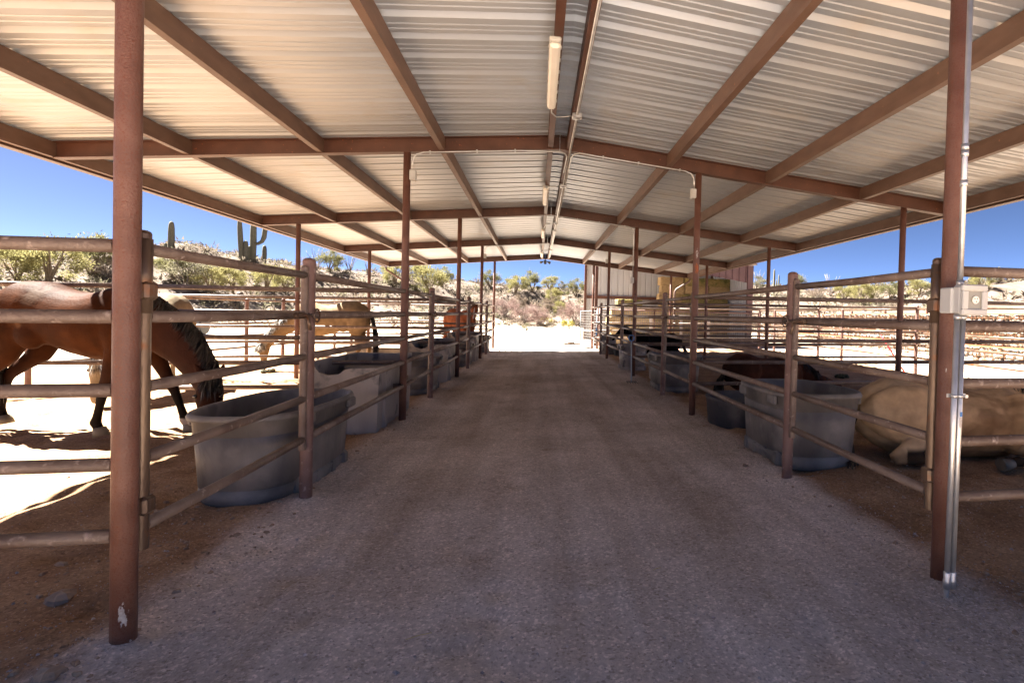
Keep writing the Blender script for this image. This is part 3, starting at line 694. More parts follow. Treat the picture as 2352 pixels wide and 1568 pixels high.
def remesh(b, name, parent, colorf, matl, voxel=.016, smooth=5):
    me = bpy.data.meshes.new('tmp'); me.from_pydata(b.v, [], b.f); o = bpy.data.objects.new('tmp', me); col.objects.link(o)
    md = o.modifiers.new('r', 'REMESH'); md.mode = 'VOXEL'; md.voxel_size = voxel; md.use_smooth_shade = True
    ms = o.modifiers.new('s', 'SMOOTH'); ms.factor = .5; ms.iterations = smooth
    dg = bpy.context.evaluated_depsgraph_get(); dg.update()
    m2 = bpy.data.meshes.new_from_object(o.evaluated_get(dg)); bpy.data.objects.remove(o)
    m2.name = name; n = len(m2.vertices); cc = np.empty(n*3); m2.vertices.foreach_get('co', cc); cc = cc.reshape(-1, 3)
    c = colorf(cc); at = m2.color_attributes.new('coat', 'FLOAT_COLOR', 'POINT'); at.data.foreach_set('color', np.concatenate([c, np.ones((n, 1))], 1).astype(np.float32).ravel())
    m2.materials.clear(); m2.materials.append(matl); m2.polygons.foreach_set('use_smooth', [True]*len(m2.polygons))
    ob = bpy.data.objects.new(name, m2); col.objects.link(ob); ob.parent = parent; return ob
def coatmat(name='horse_coat', rough=.5):
    m_ = bpy.data.materials.new(name); m_.use_nodes = True; n = m_.node_tree.nodes; l = m_.node_tree.links; b = n["Principled BSDF"]
    at = n.new("ShaderNodeAttribute"); at.attribute_name = 'coat'; tc = n.new("ShaderNodeTexCoord")
    t = n.new("ShaderNodeTexNoise"); t.inputs["Scale"].default_value = 9; t.inputs["Detail"].default_value = 8; l.new(tc.outputs["Object"], t.inputs["Vector"])
    cr_ = n.new("ShaderNodeValToRGB"); l.new(t.outputs["Fac"], cr_.inputs[0]); cr_.color_ramp.elements[0].position = .3; cr_.color_ramp.elements[0].color = (.72, .7, .68, 1); cr_.color_ramp.elements[1].position = .7; cr_.color_ramp.elements[1].color = (1.12, 1.1, 1.08, 1)
    mx = n.new("ShaderNodeMix"); mx.data_type = 'RGBA'; mx.blend_type = 'MULTIPLY'; mx.inputs[0].default_value = 1; l.new(at.outputs["Color"], mx.inputs[6]); l.new(cr_.outputs[0], mx.inputs[7]); l.new(mx.outputs[2], b.inputs["Base Color"])
    b.inputs["Roughness"].default_value = rough; b.inputs["Specular IOR Level"].default_value = .03
    t2 = n.new("ShaderNodeTexNoise"); t2.inputs["Scale"].default_value = 55; t2.inputs["Detail"].default_value = 4; l.new(tc.outputs["Object"], t2.inputs["Vector"])
    bm_ = n.new("ShaderNodeBump"); bm_.inputs["Strength"].default_value = .35; bm_.inputs["Distance"].default_value = .01; l.new(t2.outputs["Fac"], bm_.inputs["Height"]); l.new(bm_.outputs[0], b.inputs["Normal"])
    return m_
COAT = coatmat('horse_coat', .62)
def mixc(c, col2, w):
    return c*(1-w[:, None]) + np.array(col2)[None]*w[:, None]
def hoof(parent, p, d=Vector((1, 0, 0)), r=.06, m_=None, rot=None):
    b = MB(); p = Vector(p); d = d.normalized()
    b.tube([p+Vector((0, 0, 0))+d*.012, p+Vector((0, 0, .045))+d*.0, p+Vector((0, 0, .085))-d*.012], [r*1.08, r*.95, r*.78], 14)
    return b.build('hoof', m_ or M['hoof'], parent)
def hair(parent, name, roots, matl, length, fall, n=160, w=.012, seed=1, spread=.03):
    rnd = random.Random(seed); b = MB(); k = len(roots)
    for i in range(n):
        t = rnd.random()*(k-1); j = min(int(t), k-2); f = t-j; p = Vector(roots[j])*(1-f)+Vector(roots[j+1])*f
        p = p+Vector((rnd.gauss(0, .004), rnd.gauss(0, .008), rnd.gauss(0, .004)))
        Lh = length*(.65+.5*rnd.random()); dr = Vector(fall)+Vector((rnd.gauss(0, spread), rnd.gauss(0, spread), 0)); dr.normalize()
        sd_ = Vector((rnd.gauss(0, 1), rnd.gauss(0, 1), rnd.gauss(0, .3))).normalized()*w*(.7+.6*rnd.random())
        q = [p, p+dr*Lh*.35+Vector((0, 0, .01)), p+dr*Lh*.7+Vector((0, 0, -.1*Lh)), p+dr*Lh+Vector((0, 0, -.28*Lh))]
        vs = [q[0]-sd_*.5, q[0]+sd_*.5, q[1]-sd_*.6, q[1]+sd_*.6, q[2]-sd_*.45, q[2]+sd_*.45, q[3]]
        b.add(vs, [(0, 1, 3, 2), (2, 3, 5, 4), (4, 5, 6)], True)
    return b.build(name, matl, parent)
def standing(loc, rz, lab, colorf, pose='graze', hoofs=None, mane='blackhair', scale=1.0, turn=0.0, legs=None, tail=True, maneside=-1, wide=1.0, headd=None, neck=None, mlen=.2, blaze=False):
    root = empty('horse', loc, rz, lab, 'horse'); root.scale = (scale,)*3
    b = MB(); V = Vector
    T = [(-.80, 1.20, .07, .09, .10), (-.76, 1.20, .15, .16, .20), (-.66, 1.21, .22, .235, .30), (-.52, 1.23, .265, .29, .36), (-.36, 1.22, .275, .30, .36), (-.18, 1.17, .265, .28, .31), (0.0, 1.13, .275, .285, .345),
         (.18, 1.12, .285, .30, .385), (.34, 1.13, .27, .345, .40), (.48, 1.13, .235, .36, .38), (.60, 1.12, .20, .30, .31), (.70, 1.11, .15, .2, .22), (.76, 1.1, .08, .1, .12)]
    ringloft(b, [((x, 0, z), hl*wide, hu, hd) for x, z, hl, hu, hd in T], 24)
    # haunch and shoulder masses
    for s_ in (-1, 1):
        blob(b, (-.56, s_*.14*wide, 1.08), (.23, .14, .30)); blob(b, (.46, s_*.15*wide, 1.08), (.17, .10, .27), Matrix.Rotation(R(-20), 3, 'Y')); blob(b, (-.30, s_*.17, .99), (.14, .09, .16))
    if neck is None:
        if pose == 'graze':
            N = [((.40, 0, 1.22), .13, .22, .26), ((.60, 0, 1.16), .115, .22, .25), ((.80, 0, 1.02), .095, .19, .19), ((.98, 0, .86), .08, .155, .15), ((1.10, 0, .70), .07, .13, .12), ((1.17, 0, .56), .07, .10, .10)]
            hd_ = V((.16, 0, -1)); poll = V((1.19, 0, .60))
        else:
            N = [((.40, 0, 1.25), .13, .20, .28), ((.62, 0, 1.36), .11, .19, .24), ((.80, .10*turn, 1.50), .09, .16, .18), ((.92, .28*turn, 1.62), .078, .13, .14), ((.98, .42*turn, 1.68), .07, .10, .11)]
            hd_ = V((.35, .75*turn, -.9)); poll = V((.98, .44*turn, 1.66))
    else: N, hd_, poll = neck
    if headd: hd_ = V(headd)
    ringloft(b, N, 20)
    side = V((0, 0, 1)).cross(hd_).normalized()
    P, up = head(b, poll, hd_, side)
    # choose the forehead side: away from the throat
    f_out = up
    for s_ in (-1, 1):
        e0 = P(-.01)+side*s_*.055+up*.04; back = -hd_.normalized()
        ed = (back*.9+side*s_*.35+up*.25).normalized()
        ringloft(b, [(e0, .028, .02, .02), (e0+ed*.06, .034, .018, .018), (e0+ed*.11, .026, .012, .012), (e0+ed*.155, .008, .005, .005)], 10, side)
    LG = legs or dict(fl=(.50, .14, .52, 0), fr=(.50, -.14, .44, 0), hl=(-.62, .13, -.60, 0), hr=(-.62, -.13, -.72, 0))
    feet = []
    for kx, (x0, y0, xf, yo) in LG.items():
        if kx[0] == 'f':
            k = (xf-x0)
            S = [((x0-.02, y0, 1.02), .10, .13, .13), ((x0, y0, .86), .078, .095, .10), ((x0+k*.3, y0, .70), .058, .07, .07), ((x0+k*.5, y0, .56), .046, .052, .052), ((x0+k*.62, y0, .48), .047, .052, .05), ((x0+k*.7, y0, .42), .040, .042, .042),
                 ((x0+k*.85, y0, .28), .031, .034, .034), ((x0+k*.95, y0, .18), .033, .036, .038), ((x0+k-.005, y0, .13), .04, .045, .05), ((x0+k+.02, y0, .085), .036, .04, .04), ((x0+k+.04, y0, .05), .045, .048, .048)]
            fp = (x0+k+.045, y0, 0)
        else:
            k = (xf-x0)
            S = [((x0+.06, y0, 1.05), .13, .2, .2), ((x0+.08, y0, .90), .105, .16, .15), ((x0+.03, y0, .76), .075, .11, .10), ((x0-.05+k*.3, y0, .63), .052, .068, .068), ((x0-.11+k*.5, y0, .54), .046, .058, .06), ((x0-.125+k*.6, y0, .48), .042, .052, .052), ((x0-.11+k*.7, y0, .40), .036, .042, .042),
                 ((x0-.09+k*.85, y0, .28), .033, .037, .037), ((x0-.08+k*.95, y0, .19), .035, .038, .04), ((x0-.07+k, y0, .13), .041, .046, .05), ((x0-.045+k, y0, .085), .037, .04, .04), ((x0-.025+k, y0, .05), .045, .048, .048)]
            fp = (x0-.02+k, y0, 0)
        ringloft(b, S, 14, (0, 1, 0)); feet.append(fp)
    body = remesh(b, 'body', root, colorf, COAT)
    for i, fp in enumerate(feet): hoof(root, fp, V((1, 0, 0)), .058, (hoofs or {}).get(i))
    if blaze:
        b = MB(); st = [(.12, .006, .087), (.2, .022, .087), (.30, .012, .072), (.40, .014, .060), (.5, .028, .054)]; vs = []
        for t_, w_, o_ in st: vs += [P(t_, o_)+side*w_, P(t_, o_+.004), P(t_, o_)-side*w_]
        b.add(vs, [(3*i+j, 3*i+j+1, 3*i+j+4, 3*i+j+3) for i in range(4) for j in (0, 1)], True); b.build('blaze', M['white'], root)
    for s_ in (-1, 1):
        b = MB(); blob(b, P(.17)+side*s_*.088+up*.035, (.022, .022, .022), None, 10); b.build('eye', M['eye'], root)
    # mane along the crest
    cr_ = []
    for i, (c, hl, hu, hd) in enumerate(N):
        c = V(c); T_ = (V(N[min(i+1, len(N)-1)][0])-V(N[max(i-1, 0)][0])).normalized(); Lt = V((0, 1, 0)); Lt = (Lt-T_*Lt.dot(T_)).normalized(); Up = T_.cross(Lt)
        if Up.z < 0: Up = -Up
        cr_.append(c+Up*(hu*.97))
    if cr_:
        hair(root, 'mane', cr_[1:]+[P(-.02)+up*.07], M[mane], mlen, (.05, maneside*.8, -.75), 2600, .011, 4, .28)
        hair(root, 'forelock', [P(-.04)+up*.08+side*.03, P(-.02)+up*.085-side*.03], M[mane], .2 if not blaze else .07, tuple(hd_.normalized()*.8+up*.25), 60, .012, 9, .1)
    if tail:
        tb = MB(); rnd = random.Random(3)
        for i in range(220):
            a_ = rnd.random()*6.28; r_ = .035*rnd.random()**.5; p0 = V((-.80-rnd.random()*.03, r_*math.cos(a_), 1.27-rnd.random()*.08)); Lh = .72+.3*rnd.random(); dx = -.10+rnd.gauss(0, .035); dy = rnd.gauss(0, .045)
            q = [p0, p0+V((-.06, dy*.3, -Lh*.2)), p0+V((-.08+dx*.3, dy*.8, -Lh*.6)), p0+V((-.07+dx*.5, dy, -Lh))]; w_ = V((rnd.gauss(0, 1), rnd.gauss(0, 1), 0)).normalized()*.013
            tb.add([q[0]-w_*.6, q[0]+w_*.6, q[1]-w_, q[1]+w_, q[2]-w_, q[2]+w_, q[3]-w_*.3, q[3]+w_*.3], [(0, 1, 3, 2), (2, 3, 5, 4), (4, 5, 7, 6)], True)
        tb.build('tail', M['blackhair'], root)
    return root

def nz3(c, s, k): return fbm(c[:, 0]*s+c[:, 1]*s*.7, c[:, 2]*s+c[:, 1]*s*.5, 3, k)
def c_bay(c):
    x, y, z = c.T; o = np.tile(np.array([[.046, .0140, .0032]]), (len(c), 1)); nn = nz3(c, 3, 2)
    o = mixc(o, (.026, .0085, .003), sstep((nn-.42)/.2)*.75)
    o = mixc(o, (.030, .012, .008), sstep((x-.50)/.45)*.9)
    o = mixc(o, (.028, .013, .009), sstep((.78-z)/.3)*(np.abs(x) > .3)*(z < .8)*np.where(x > .85, .4, 1))
    o = mixc(o, (.012, .009, .008), sstep((.5-z)/.12)*(x < .95))
    o = mixc(o, (.015, .011, .010), sstep((.20-z)/.1)*(x > 1.0))
    d = np.hypot((x+.24)/.085, (z-1.38)/.13); o = mixc(o, (.10, .068, .05), sstep(1.25-d)*.7*(y < 0)*(nz3(c, 14, 5) > .42))
    d = np.hypot((x+.33)/.03, (z-1.08)/.04); o = mixc(o, (.10, .05, .025), sstep(1.4-d)*.8*(y < 0))
    o = mixc(o, (.42, .36, .30), ((z < .15) & (x > .3) & (x < .98) & (y > 0)).astype(float))
    return o
bay = standing((-4.80, 6.12, .015), R(-14), 'dark bay horse grazing with black legs and lowered head in the nearest left pen', c_bay,
               neck=([((.40, 0, 1.20), .13, .25, .26), ((.62, 0, 1.15), .118, .27, .27), ((.84, -.02, 1.02), .102, .25, .23), ((1.04, -.05, .86), .09, .22, .18), ((1.20, -.08, .68), .08, .17, .145), ((1.30, -.11, .53), .07, .13, .115)], Vector((.12, -.22, -1)), Vector((1.33, -.12, .60))),
               legs=dict(fl=(.50, .15, .86, 0), fr=(.50, -.15, .30, 0), hl=(-.62, .14, -.92, 0), hr=(-.62, -.14, -.76, 0)), hoofs={}, mlen=.13)
bay.scale = (1.15, 1.04, 1.0)
def c_pal(c):
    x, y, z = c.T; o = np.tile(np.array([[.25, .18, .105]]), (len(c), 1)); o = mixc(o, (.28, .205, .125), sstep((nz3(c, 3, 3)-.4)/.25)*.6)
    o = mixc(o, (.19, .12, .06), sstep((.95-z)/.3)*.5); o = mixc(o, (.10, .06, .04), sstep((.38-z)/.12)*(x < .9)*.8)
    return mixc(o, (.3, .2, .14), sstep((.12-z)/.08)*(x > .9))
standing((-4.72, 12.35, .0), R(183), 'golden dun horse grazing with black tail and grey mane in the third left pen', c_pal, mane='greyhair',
         neck=([((.40, 0, 1.22), .13, .22, .26), ((.62, 0, 1.14), .115, .2, .25), ((.84, .02, .98), .095, .18, .2), ((1.04, .03, .80), .08, .16, .15), ((1.18, .04, .64), .07, .12, .12), ((1.26, .04, .50), .07, .1, .1)], Vector((-.02, .05, -1)), Vector((1.28, .05, .60))), maneside=1,
         legs=dict(fl=(.50, .14, .42, 0), fr=(.50, -.14, .62, 0), hl=(-.62, .13, -.42, 0), hr=(-.62, -.13, -.66, 0)), scale=1.0)
def c_cream(c):
    x, y, z = c.T; o = np.tile(np.array([[.25, .20, .14]]), (len(c), 1)); return mixc(o, (.2, .16, .12), sstep((.35-z)/.12)*(x < .9)*.6)
standing((-6.10, 9.15, .0), R(-84), 'pale cream horse with dark streaked grey mane, mostly hidden behind the bay horse', c_cream, mane='greyhair', tail=True, maneside=1, mlen=.26)
def c_ches(c):
    x, y, z = c.T; o = np.tile(np.array([[.20, .062, .028]]), (len(c), 1)); o = mixc(o, (.28, .10, .045), sstep((nz3(c, 3, 4)-.45)/.2)*.5)
    o = mixc(o, (.10, .03, .02), sstep((.6-z)/.2)*.5)
    return o
chs = standing((-2.66, 17.3, 0), R(-52), 'chestnut horse with white blaze looking over the rails in the farthest left pen', c_ches, pose='up', scale=.96, mane='brownhair', mlen=.12, blaze=True,
               neck=([((.40, 0, 1.25), .13, .22, .28), ((.58, .02, 1.34), .11, .2, .24), ((.72, .04, 1.46), .09, .17, .19), ((.80, .04, 1.55), .078, .13, .14), ((.84, .03, 1.60), .07, .10, .11)], Vector((.38, -.36, -1)), Vector((.87, .02, 1.62))))
def lying(loc, rz, lab, colorf, mirror=1, headup=True, scale=1.0, hoofm=None, mane='blackhair', voxel=.016, neckdir=None):
    """horse resting on its chest, near side is -y (mirror flips it)"""
    root = empty('horse', loc, rz, lab, 'horse'); root.scale = (scale,)*3; b = MB(); V = Vector; q = -mirror
    T = [(-.86, .40, .06, .08, .08), (-.82, .40, .14, .16, .18), (-.72, .42, .21, .25, .30), (-.56, .44, .27, .32, .40), (-.38, .44, .29, .31, .42), (-.18, .40, .30, .28, .40), (.04, .37, .33, .29, .37), (.26, .37, .345, .31, .37), (.44, .40, .30, .32, .40), (.58, .40, .23, .29, .36), (.70, .40, .16, .22, .26), (.78, .42, .09, .12, .14)]
    ringloft(b, [((x, 0, z), hl, hu, hd) for x, z, hl, hu, hd in T], 26)
    # near haunch: big round thigh, gaskin folding down and back to the hock, cannon forward
    ringloft(b, [((-.82, q*.08, .42), .07, .09, .09), ((-.74, q*.16, .45), .13, .18, .22), ((-.62, q*.23, .47), .155, .25, .28), ((-.50, q*.27, .46), .165, .27, .29), ((-.40, q*.29, .44), .15, .24, .26), ((-.33, q*.29, .42), .11, .17, .18), ((-.29, q*.28, .40), .05, .08, .08)], 20)
    ringloft(b, [((-.38, q*.33, .33), .09, .12, .12), ((-.50, q*.36, .23), .08, .10, .10), ((-.62, q*.38, .15), .06, .075, .075), ((-.71, q*.39, .095), .048, .06, .055), ((-.68, q*.40, .07), .042, .05, .045)], 14)
    ringloft(b, [((-.70, q*.39, .085), .042, .048, .042), ((-.58, q*.42, .08), .034, .038, .036), ((-.46, q*.44, .10), .036, .04, .036), ((-.39, q*.45, .125), .044, .048, .048), ((-.35, q*.455, .09), .038, .04, .04)], 12)
    ringloft(b, [((.44, q*.20, .62), .06, .10, .10), ((.42, q*.27, .50), .08, .13, .13), ((.38, q*.30, .36), .085, .13, .13), ((.34, q*.31, .24), .075, .11, .11), ((.33, q*.30, .16), .05, .08, .08)], 16, (1, 0, 0))
    # near foreleg folded under: forearm forward to the knee, cannon back to the hoof
    blob(b, (.40, q*.25, .34), (.16, .10, .24)); 
    ringloft(b, [((.36, q*.28, .20), .08, .10, .10), ((.52, q*.33, .15), .07, .08, .08), ((.70, q*.37, .10), .05, .055, .055), ((.82, q*.38, .085), .05, .055, .05), ((.84, q*.40, .07), .04, .04, .04)], 12)
    ringloft(b, [((.82, q*.40, .065), .04, .042, .04), ((.60, q*.43, .06), .034, .036, .034), ((.36, q*.45, .07), .036, .038, .036), ((.28, q*.455, .085), .043, .047, .045), ((.22, q*.46, .07), .038, .04, .038)], 12)
    ringloft(b, [((.5, -q*.18, .14), .08, .1, .1), ((.75, -q*.22, .10), .05, .055, .055), ((.95, -q*.24, .08), .045, .05, .05), ((1.1, -q*.24, .06), .035, .035, .035)], 12)
    if headup:
        N = [((.42, 0, .50), .14, .22, .28), ((.68, 0, .56), .12, .19, .24), ((.92, 0, .66), .095, .16, .18), ((1.10, 0, .80), .08, .13, .14), ((1.18, 0, .9), .07, .1, .11)]; poll = V((1.2, 0, .9)); hd_ = V((.7, 0, -.75))
    else:
        N = [((.42, 0, .48), .14, .22, .28), ((.66, 0, .50), .12, .19, .22), ((.88, 0, .42), .095, .16, .17), ((1.06, 0, .34), .08, .13, .13), ((1.16, 0, .30), .07, .1, .10)]; poll = V((1.16, 0, .28)); hd_ = V((.9, 0, -.25))
    ringloft(b, N, 18); P, up = head(b, poll, hd_, V((0, 1, 0)))
    if up.z < 0: pass
    for s_ in (-1, 1):
        e0 = P(-.01)+V((0, s_*.055, 0))+up*.04; ed = (-hd_.normalized()*.4+V((0, s_*.35, .9))).normalized()
        ringloft(b, [(e0, .028, .02, .02), (e0+ed*.06, .034, .018, .018), (e0+ed*.11, .026, .012, .012), (e0+ed*.155, .008, .005, .005)], 10)
    remesh(b, 'body', root, colorf, COAT, voxel, 3)
    for p0, d0, r0 in (((-.345, q*.455, .075), V((.75, q*.1, -.55)), .056), ((.205, q*.465, .065), V((-1, 0, -.12)), .056)):
        hb = MB(); p0 = V(p0); d0.normalize(); hb.tube([p0-d0*.02, p0+d0*.03, p0+d0*.085], [r0*.72, r0*.9, r0*1.08], 14); hb.build('hoof', hoofm or M['hoof'], root)
    for s_ in (-1, 1):
        eb = MB(); blob(eb, P(.17)+V((0, s_*.088, 0))+up*.035, (.022,)*3, None, 10); eb.build('eye', M['eye'], root)
    cr_ = [V(c)+V((-.5, 0, .85)).normalized()*hu*.95 if headup else V(c)+V((0, 0, hu*.97)) for c, hl, hu, hd in N]
    cr_ = [V((.38, 0, .745))]+cr_
    hair(root, 'mane', cr_, M[mane], .2, (-.1, q*.7, -.4), 260, .014, 6, .2)
    tb = MB(); rnd = random.Random(8)
    for i in range(200):
        p0 = V((-.84-rnd.random()*.03, rnd.gauss(0, .02), .42-rnd.random()*.06)); dy = q*(.12+rnd.gauss(0, .06)); e_ = rnd.random()
        qq = [p0, p0+V((-.09, dy*.4, -.12)), p0+V((-.14, dy, -.27)), p0+V((-.10-.18*e_, dy*(1.3+.6*e_), -.37))]; w_ = V((rnd.gauss(0, 1), rnd.gauss(0, 1), rnd.gauss(0, .5))).normalized()*.016
        tb.add([qq[0]-w_*.6, qq[0]+w_*.6, qq[1]-w_, qq[1]+w_, qq[2]-w_, qq[2]+w_, qq[3]-w_*.3, qq[3]+w_*.3], [(0, 1, 3, 2), (2, 3, 5, 4), (4, 5, 7, 6)], True)
    tb.build('tail', M['blackhair'], root)
    return root
def c_buck(c):
    x, y, z = c.T; o = np.tile(np.array([[.56, .37, .20]]), (len(c), 1)); o = mixc(o, (.33, .195, .095), sstep((nz3(c, 4, 6)-.42)/.22)*.75)
    o = mixc(o, (.64, .47, .29), sstep((-.25-x)/.2)*.6); o = mixc(o, (.24, .14, .07), sstep((nz3(c, 7, 9)-.5)/.15)*.6*sstep((x+.3)/.2)); o = mixc(o, (.20, .12, .06), sstep((.20-z)/.1)*.6)  # last mix paints shading under the belly into the coat colour
    leg = ((z < .20) & (np.abs(y) > .40)) | ((x > .24) & (z < .17) & (np.abs(y) > .40)); leg = leg & (x > -.64); o = mixc(o, (.02, .016, .015), leg*sstep((.21-z)/.06)); o = mixc(o, (.10, .06, .03), sstep((.2-z)/.12)*(np.abs(y) > .27)*.5)
    return o
lying((3.74, 4.50, .045), R(-3), 'buckskin horse lying in the shade of the nearest right pen', c_buck, scale=1.12, voxel=.014).scale = (1.13, 1.06, 1.0)
def c_dark(c):
    x, y, z = c.T; o = np.tile(np.array([[.07, .028, .018]]), (len(c), 1)); o = mixc(o, (.11, .04, .025), sstep((nz3(c, 4, 7)-.45)/.2)*.6)
    o = mixc(o, (.02, .012, .01), sstep((-.6-x)/.15)*.7)
    return mixc(o, (.5, .45, .4), ((z < .12) & (np.abs(y) > .33) & (x > -.35) & (x < .0)).astype(float))
lying((3.72, 8.6, .05), R(8), 'dark chestnut horse lying flat in the second right pen behind the round rubber tub', c_dark, headup=False, scale=.93)
def c_blk(c): return np.tile(np.array([[.006, .006, .007]]), (len(c), 1))
lying((3.72, 16.9, .12), R(180), 'black horse lying down in the farthest right pen in front of the hay', c_blk, mirror=-1, headup=True, scale=.95, voxel=.03)

# ------------------------------------------------------------------ hay barn
hb = empty('hay_barn', (0, 0, 0), 0, 'open maroon and white metal hay barn beyond the far right end of the shelter', 'barn')
BX0, BX1, BY0, BY1 = 2.15, 9.0, 21.7, 27.0
def bz_(x): return 4.72-.148*(x-BX0)
def ribwall(p0, p1, z0f, z1f, matl, name, pit=.3):
    b = MB(); p0 = Vector(p0); p1 = Vector(p1); Lw = (p1-p0).length; d = (p1-p0)/Lw; nrm = Vector((-d.y, d.x, 0)); t = 0; P_ = []
    while t < Lw:
        for dt, o in ((0, 0), (.19, 0), (.21, .03), (.25, .03), (.27, 0)): 
            if t+dt <= Lw: P_.append((t+dt, o))
        t += pit
    P_.append((Lw, 0)); vs = []
    for t, o in P_: q = p0+d*t+nrm*o; vs += [(q.x, q.y, z0f(q.x)), (q.x, q.y, z1f(q.x))]
    b.add(vs, [(2*i, 2*i+2, 2*i+3, 2*i+1) for i in range(len(P_)-1)]); return b.build(name, matl, hb)
g0 = lambda x: .05
ribwall((BX0, BY1, 0), (BX1, BY1, 0), g0, bz_, M['shedwall'], 'back_wall')
ribwall((BX1, BY1, 0), (BX1, BY0, 0), g0, bz_, M['shedwall'], 'side_wall')
ribwall((BX1+.07, BY0, 0), (BX1+.07, BY1, 0), g0, bz_, M['maroon'], 'side_wall')
ribwall((BX0, BY0-.02, 0), (BX1-.2, BY0-.02, 0), lambda x: bz_(x)-.78, bz_, M['maroon'], 'gable_panel')
b = MB(); 
vs = [(BX0-.15, BY0-.2, bz_(BX0-.15)+.05), (BX1+.15, BY0-.2, bz_(BX1+.15)+.05), (BX1+.15, BY1+.2, bz_(BX1+.15)+.05), (BX0-.15, BY1+.2, bz_(BX0-.15)+.05)]
vs += [(x, y, z+.05) for x, y, z in vs]; b.add(vs, [(3, 2, 1, 0), (4, 5, 6, 7), (0, 1, 5, 4), (1, 2, 6, 5), (2, 3, 7, 6), (3, 0, 4, 7)]); b.build('roof', M['maroon'], hb)
for x, y, w_ in ((BX1-.1, BY0-.03, .24), (BX0+.02, BY1-.1, .12), (BX0+2.55, BY1-.12, .12), (BX0+.02, BY0, .12), (BX1-.06, BY1-.12, .12)):
    MB().bbox((x, y, bz_(x)/2-.01), (w_, .12, bz_(x)-.02), .004).build('column', M['beam'] if w_ < .2 else M['maroon'], hb)
MB().box(((BX0+BX1)/2, BY1-.08, 2.32), (BX1-BX0-.2, .06, .16)).build('girt', M['beam'], hb)
MB().box((BX1-.06, (BY0+BY1)/2, 2.32), (.05, BY1-BY0-.3, .12)).build('girt', M['shedwall'], hb)
def bale_mesh(seed, matl):
    rnd = random.Random(seed); b = MB(); nx, ny, nz_ = 10, 5, 4; d = (1.14, .57, .40); vs = {}; 
    for i in range(nx+1):
        for j in range(ny+1):
            for k in range(nz_+1):
                if i in (0, nx) or j in (0, ny) or k in (0, nz_):
                    u = [i/nx-.5, j/ny-.5, k/nz_-.5]; e = sum(1 for q in u if abs(q) > .49); s_ = 1-(.02 if e > 1 else 0)-(.015 if e > 2 else 0)
                    st = 1-.03*(1 if i in (3, 7) else 0)
                    vs[(i, j, k)] = len(b.v); b.v.append((u[0]*d[0]*s_+rnd.gauss(0, .010), u[1]*d[1]*s_*st+rnd.gauss(0, .010), u[2]*d[2]*s_*st+rnd.gauss(0, .008)))
    def q(a_, c, d_, e): b.f.append((vs[a_], vs[c], vs[d_], vs[e])); b.sm.append(False); b.mi.append(0)
    for i in range(nx):
        for j in range(ny):
            q((i, j, 0), (i, j+1, 0), (i+1, j+1, 0), (i+1, j, 0)); q((i, j, nz_), (i+1, j, nz_), (i+1, j+1, nz_), (i, j+1, nz_))
        for k in range(nz_):
            q((i, 0, k), (i+1, 0, k), (i+1, 0, k+1), (i, 0, k+1)); q((i, ny, k), (i, ny, k+1), (i+1, ny, k+1), (i+1, ny, k))
    for j in range(ny):
        for k in range(nz_):
            q((0, j, k), (0, j, k+1), (0, j+1, k+1), (0, j+1, k)); q((nx, j, k), (nx, j+1, k), (nx, j+1, k+1), (nx, j, k+1))
    o = b.build('hay_bale', matl); return o
protos = [bale_mesh(3, M['hay']), bale_mesh(9, M['hay']), bale_mesh(11, M['haygreen'])]
pm = [o.data for o in protos]
for o in protos: bpy.data.objects.remove(o)
rb = random.Random(2)
def bale(x, y, z, lab, grp, rz=0, k=None):
    o = bpy.data.objects.new('hay_bale', pm[k if k is not None else rb.randrange(2)]); col.objects.link(o); o.location = (x+rb.gauss(0, .02), y+rb.gauss(0, .025), z); o.rotation_euler = (0, 0, rz+rb.gauss(0, .015)); tag(o, lab, 'hay bale', grp)
CN = ['left end', 'left of centre', 'right of centre', 'right end']
for L_ in range(4):
    rn = ['bottom', 'second', 'third', 'top'][L_]
    for k in range(4): bale(3.3+k*1.17+(.2 if L_ % 2 else 0), 22.75, .10+.2+L_*.4, f'hay bale in the {rn} layer at the {CN[k]} of the low front stack', 'bales of the low front stack')
bale(3.75, 22.8, 1.9, 'greenish hay bale lying alone on top of the low front stack', 'bales of the low front stack', .1, 2)
for L_ in range(8):
    rn = ['bottom', 'second', 'third', 'fourth', 'fifth', 'sixth', 'seventh', 'top'][L_]
    for k in range(3): bale(6.15+k*1.17-(.12 if L_ % 2 else 0)+(0.1 if L_ == 7 else 0), 24.6, .10+.2+L_*.4, f'hay bale in the {rn} layer of the tall back stack, {["left", "middle", "right"][k]} column', 'bales of the tall back stack', 0, 2 if L_ in (7, 5) and k else None)

# mesh gate and wire fence in front of the hay
def wiregrid(b, p0, p1, z0, z1, sx, sz, r=.0035):
    p0 = Vector(p0); p1 = Vector(p1); Lw = (p1-p0).length; d = (p1-p0)/Lw; t = sx
    while t < Lw: q = p0+d*t; b.box((q.x, q.y, (z0+z1)/2), (2*r, 2*r, z1-z0)); t += sx
    z = z0+sz; rot = Matrix.Rotation(math.atan2(d.y, d.x), 3, 'Z'); c = (p0+p1)/2
    while z < z1: b.box((c.x, c.y, z), (Lw, 2*r, 2*r), rot); z += sz
mg = empty('mesh_gate', (0, 0, 0), 0, 'silver wire mesh stock gate standing open at the far right end of the aisle', 'gate')
p0 = Vector((1.98, 19.62, 0)); p1 = Vector((1.50, 21.15, 0)); b = MB()
for z_ in (.32, .75, 1.52): b.tube([(p0.x, p0.y, z_), (p1.x, p1.y, z_)], .02, 8)
for p_ in (p0, p1): b.tube([(p_.x, p_.y, .30), (p_.x, p_.y, 1.54)], .022, 8)
b.build('frame', M['wire'], mg); b = MB(); wiregrid(b, p0, p1, .32, 1.52, .10, .10, .006); b.build('wire_mesh', M['wire'], mg)
